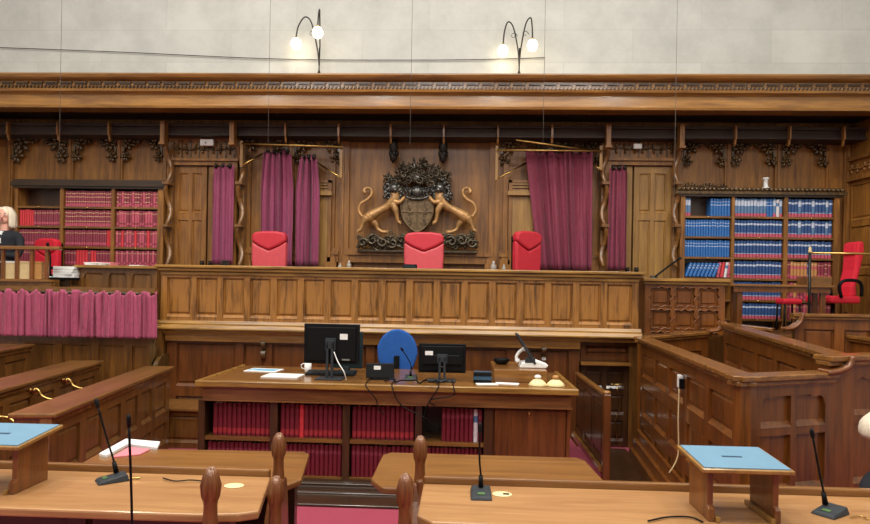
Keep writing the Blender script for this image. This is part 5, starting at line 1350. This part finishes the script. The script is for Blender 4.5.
# person seated behind the far-left rail
pp = at(3, 240, 8.25); px_, py_ = pp.x-.02, 8.3; hz = Z(4, 206, 8.25)   # crown height
H0 = DZ
per = empty('person', (px_, py_, H0), 'person with pale shoulder-length hair in a black robe behind the far left rail', 'person')
hc = hz-H0-.13                                                    # head centre, local
def seated(parent, hc, mat, look, lean=0):
    sh = hc-.24; hip = .48
    ch = [([(0,.06,hip),(0,.05,hip+.2),(0,.02,sh-.18),(0,.0,sh-.03),(0,0,sh+.04)], [.16,.145,.165,.15,.07]),
          ([(-.05,.02,sh-.02),(-.16,.02,sh-.03),(-.20,.02,sh-.07)], [.08,.07,.062]), ([(.05,.02,sh-.02),(.16,.02,sh-.03),(.20,.02,sh-.07)], [.08,.07,.062]),
          ([(-.20,.02,sh-.06),(-.24,-.03,sh-.20),(-.23,-.08,sh-.31)], [.062,.055,.048]), ([(-.23,-.08,sh-.31),(-.15,-.2,sh-.28),(-.06,-.28,sh-.22)], [.048,.044,.036]),
          ([(.20,.02,sh-.06),(.25,-.03,sh-.20),(.24,-.08,sh-.31)], [.062,.055,.048]), ([(.24,-.08,sh-.31),(.16,-.2,sh-.30),(.08,-.28,sh-.27)], [.048,.044,.036]),
          ([(-.09,.05,hip),(-.12,-.2,hip-.01),(-.12,-.4,hip-.02)], [.11,.095,.07]), ([(.09,.05,hip),(.12,-.2,hip-.01),(.12,-.4,hip-.02)], [.11,.095,.07]),
          ([(-.12,-.4,hip-.02),(-.12,-.42,.25),(-.12,-.4,.07)], [.07,.062,.045]), ([(.12,-.4,hip-.02),(.12,-.42,.25),(.12,-.4,.07)], [.07,.062,.045]),
          ([(-.12,-.38,.05),(-.12,-.52,.035)], [.045,.035]), ([(.12,-.38,.05),(.12,-.52,.035)], [.045,.035])]
    ch = [([(x+(lean*(z-hip)/(hc-hip) if z > hip else 0), y, z) for x, y, z in a], b) for a, b in ch]
    body = person_mesh('robe', parent, ch, [((lean*.7,.03,sh-.1),(.19,.12,.12))], mat)
    f = Vector(look).normalized(); T0 = Matrix.Translation((lean,0,0))
    q = MB(T0); q.ell((0,0,hc+.01), (.078,.095,.105), 16, 12); q.ell(Vector((0,0,hc-.055))+f*.02, (.06,.07,.06), 12, 9)
    q.tube([(0,.01,hc-.05),(0,.01,sh)], [.055,.06], 12); q.tube([Vector((0,0,hc+.012))+f*.088, Vector((0,0,hc-.03))+f*.112, Vector((0,0,hc-.04))+f*.092], [.010,.015,.011], 8)
    for k in (-1,1): q.ell((k*.078,.01,hc-.005), (.012,.02,.03), 8, 6)
    o = q.build('head', M_skin, parent, 0, True); m_ = o.modifiers.new('skin','REMESH'); m_.mode = 'VOXEL'; m_.voxel_size = .007; m_.use_smooth_shade = True
    s_ = o.modifiers.new('soft','SMOOTH'); s_.iterations = 3
    face(o, (lean,0,hc), 1.0, look)
    for s in (-1, 1):
        q = MB(Matrix.Translation((lean*.55,0,0))); hand(q, (s*.055-.0 if s < 0 else .085, -.28, sh-.22 if s < 0 else sh-.27), (-s*.5,-.6,.35), (0,-.4,.9), s); o2 = q.build('hand', M_skin, parent, 0, True)
    return o, sh
hd, shh = seated(per, hc, M_robe, (.35,-1,0))
q = MB()
q.ell((0,.03,hc+.035), (.10,.11,.10), 16, 11)
for k in range(40):
    a = R(-24+k*5.8); x, y = .098*math.cos(a), .02+.105*math.sin(a)
    q.tube(cr_spline([(x*.5,y*.6,hc+.11),(x*1.0,y*1.0,hc+.04),(x*1.12,y*1.1,hc-.06),(x*1.14+.004*math.sin(k*2),y*1.1,hc-.16-.01*math.sin(k*1.7))],3), [.024]*9+[.012], 6)
q.build('hair', M_hair, per, 0, True)
q = MB(); q.add([(-.045,-.10,shh+.03),(.045,-.10,shh+.03),(.06,-.16,shh-.14),(-.06,-.16,shh-.14),(-.04,-.06,shh+.03),(.04,-.06,shh+.03),(.05,-.1,shh-.14),(-.05,-.1,shh-.14)],
    [(0,1,2,3),(4,7,6,5),(0,4,5,1),(1,5,6,2),(2,6,7,3),(3,7,4,0)]); q.build('white_collar', M_white, per, 0, True)
st = empty('stool', (px_, py_+.04, DZ), 'plain wooden stool under the person in the black robe', 'stool')
MB().lathe([(.15,.30),(.16,.31),(.16,.33),(.15,.34)], (0,0,0), 16).build('seat', W_dark, st, 0, True)
for a in (-1,1):
    for b in (-1,1): MB().tube([(a*.11,b*.11,0),(a*.08,b*.08,.30)], .014, 6).build('leg', W_dark, st, 0, True)
# white-haired person at the right edge, seen from behind/side
pq = at(886, 428, 3.56); hz = Z(875, 414, 3.56)
per2 = empty('person', (pq.x+.26, 3.56, 0), 'white-haired person at the right edge, seated behind the right front desk', 'person')
hc2 = hz-.115
hd2, sh2 = seated(per2, hc2, M_robe, (-.5,-1,0), -.26)
q = MB(Matrix.Translation((-.26,0,0))); q.ell((0,.028,hc2+.035), (.095,.105,.092), 16, 11)
for k in range(26):
    a = R(-25+k*9.2); x, y = .09*math.cos(a), .02+.10*math.sin(a)
    q.tube(cr_spline([(x*.5,y*.6,hc2+.10),(x*.98,y*.98,hc2+.05),(x*1.02,y*1.02,hc2-.02)],3), [.022]*6+[.014], 6)
q.build('hair', M_hair, per2, 0, True)
bn = MB().box(pq.x+.0, pq.x+.6, 3.46, 3.76, .33, .375).build('narrow_bench', W_pew, bevel=.008); tag(bn, 'short bench carrying the white-haired person at the right edge', 'bench')
for a in (.02, .54): MB().box(pq.x+a, pq.x+a+.04, 3.48, 3.74, 0, .329).build('support', W_pew, bn)

# ================================================================== LAMPS ON THE CORNICE, CABLES
def swan_lamp(base_px, arms_, label):
    Y = 8.78; b = at(base_px[0], base_px[1], Y); zb = 4.767
    r_ = empty('twin_globe_lamp', (b.x, Y, zb), label, 'lamp')
    q = MB(); q.lathe([(.06,0),(.06,.01),(.02,.03),(.012,.06)], (b.x,Y,zb), 10)
    for s in (-1,1): q.tube(cr_spline([(b.x,Y,zb+.14),(b.x+s*.02,Y,zb+.08),(b.x+s*.055,Y,zb+.0)],4), .008, 6)
    q.build('base', M_iron, r_)
    st_ = at(base_px[0], 48, Y); q = MB(); q.tube([(b.x,Y,zb+.02),(b.x,Y,st_.z)], .009, 7); q.build('stem', M_iron, r_)
    for (pk, bl, dyy) in arms_:
        p1 = at(*pk, Y); p2 = at(*bl, Y); 
        q = MB(); A = [(b.x,Y,st_.z-.25),(b.x+(p1.x-b.x)*.15,Y,st_.z),(lerp(b.x,p1.x,.55),Y-dyy*.3,lerp(st_.z,p1.z,.8)),(p1.x,Y-dyy*.6,p1.z),(lerp(p1.x,p2.x,.75),Y-dyy*.9,lerp(p1.z,p2.z,.35)),(p2.x,Y-dyy,p2.z+.07)]
        q.tube(cr_spline(A, 6), .010, 7); 
        curl(q, (lerp(b.x,p1.x,.5),Y-dyy*.3,lerp(st_.z,p1.z,.45)), .05, 1, 0, .005, 5)
        ar = q.build('arm', M_iron, r_)
        q = MB(); q.lathe([(.03,.05),(.035,.065),(.015,.09)], (p2.x,Y-dyy,p2.z), 10); q.build('lamp_cap', M_brass, ar)
        q = MB(); q.ell((p2.x,Y-dyy,p2.z-.01), (.072,.072,.082), 16, 12); q.build('glass_globe', M_glow, ar)
        ld = D.lights.new('globe_light', 'POINT'); ld.energy = 1.6; ld.color = (1,.86,.62); ld.shadow_soft_size = .09
        lo = D.objects.new('globe_light', ld); col.objects.link(lo); lo.location = (p2.x, Y-dyy-.0, p2.z-.14)
swan_lamp((319,75), [((305,17),(296,43),.0),((323,16),(323.5,42),.35)], 'left wrought iron lamp with two glowing globes on the cornice')
swan_lamp((519,75), [((508,22),(503,50),.0),((530,20),(531.5,48),.12)], 'right wrought iron lamp with two glowing globes on the cornice')
def wire(px, pyb, Y, lab):
    a = at(px, pyb, Y); o = MB().tube([(a.x, Y, a.z), (a.x, Y, ZT-.001)], .003, 5).build('hanging_wire', M_wire); tag(o, lab, 'wire')
wire(59.3, 150, 8.2, 'thin wire hanging from the ceiling before the left bookcase')
wire(268, 143, 8.3, 'thin wire hanging before the two plum curtains'); wire(410, 145, 8.3, 'thin wire hanging before the coat of arms')
wire(543, 145, 8.3, 'thin wire hanging before the claret curtain'); wire(673, 262, 8.2, 'long thin wire hanging down beside the right double door')
cable([at(0,47.5,8.9), at(120,52,8.9), at(280,59,8.9), at(420,60,8.9), at(500,59,8.9), at(545,57.5,8.9)], .005, M_iron, 'long dark cable sagging along the white stone wall', 'wall_cable')

# ================================================================== LIGHT
w = D.worlds.new('World'); sc.world = w; w.use_nodes = True; w.node_tree.nodes['Background'].inputs[0].default_value = (.8,.9,1,1); w.node_tree.nodes['Background'].inputs[1].default_value = .2
def area(nm, loc, rot, sx, sy, e, c):
    l = D.lights.new(nm, 'AREA'); l.shape = 'RECTANGLE'; l.size = sx; l.size_y = sy; l.energy = e; l.color = c
    o = D.objects.new(nm, l); col.objects.link(o); o.location = loc; o.rotation_euler = rot
    return o
area('laylight', (-.7, 3.4, ZT-.1), (0,0,0), 9, 6.5, 500, (1,.99,.97))
for i in range(4):
    for j in range(3): area('ceiling_lamp', (-5.2+i*3.0, 1.2+j*2.2, 8.2), (0,0,0), .5, .5, 62, (1,.95,.86))
for i in range(3): area('front_fill', (-4.7+i*4.0, YF+.15, 7.4), (R(66),0,0), 2.2, 2.4, 190, (1,.98,.95))  # unseen fill lights added high behind the camera to brighten under the canopy
v = sc.view_settings; v.view_transform = 'Standard'; v.look = 'None'; v.gamma = 1; v.exposure = 0; v.use_curve_mapping = False
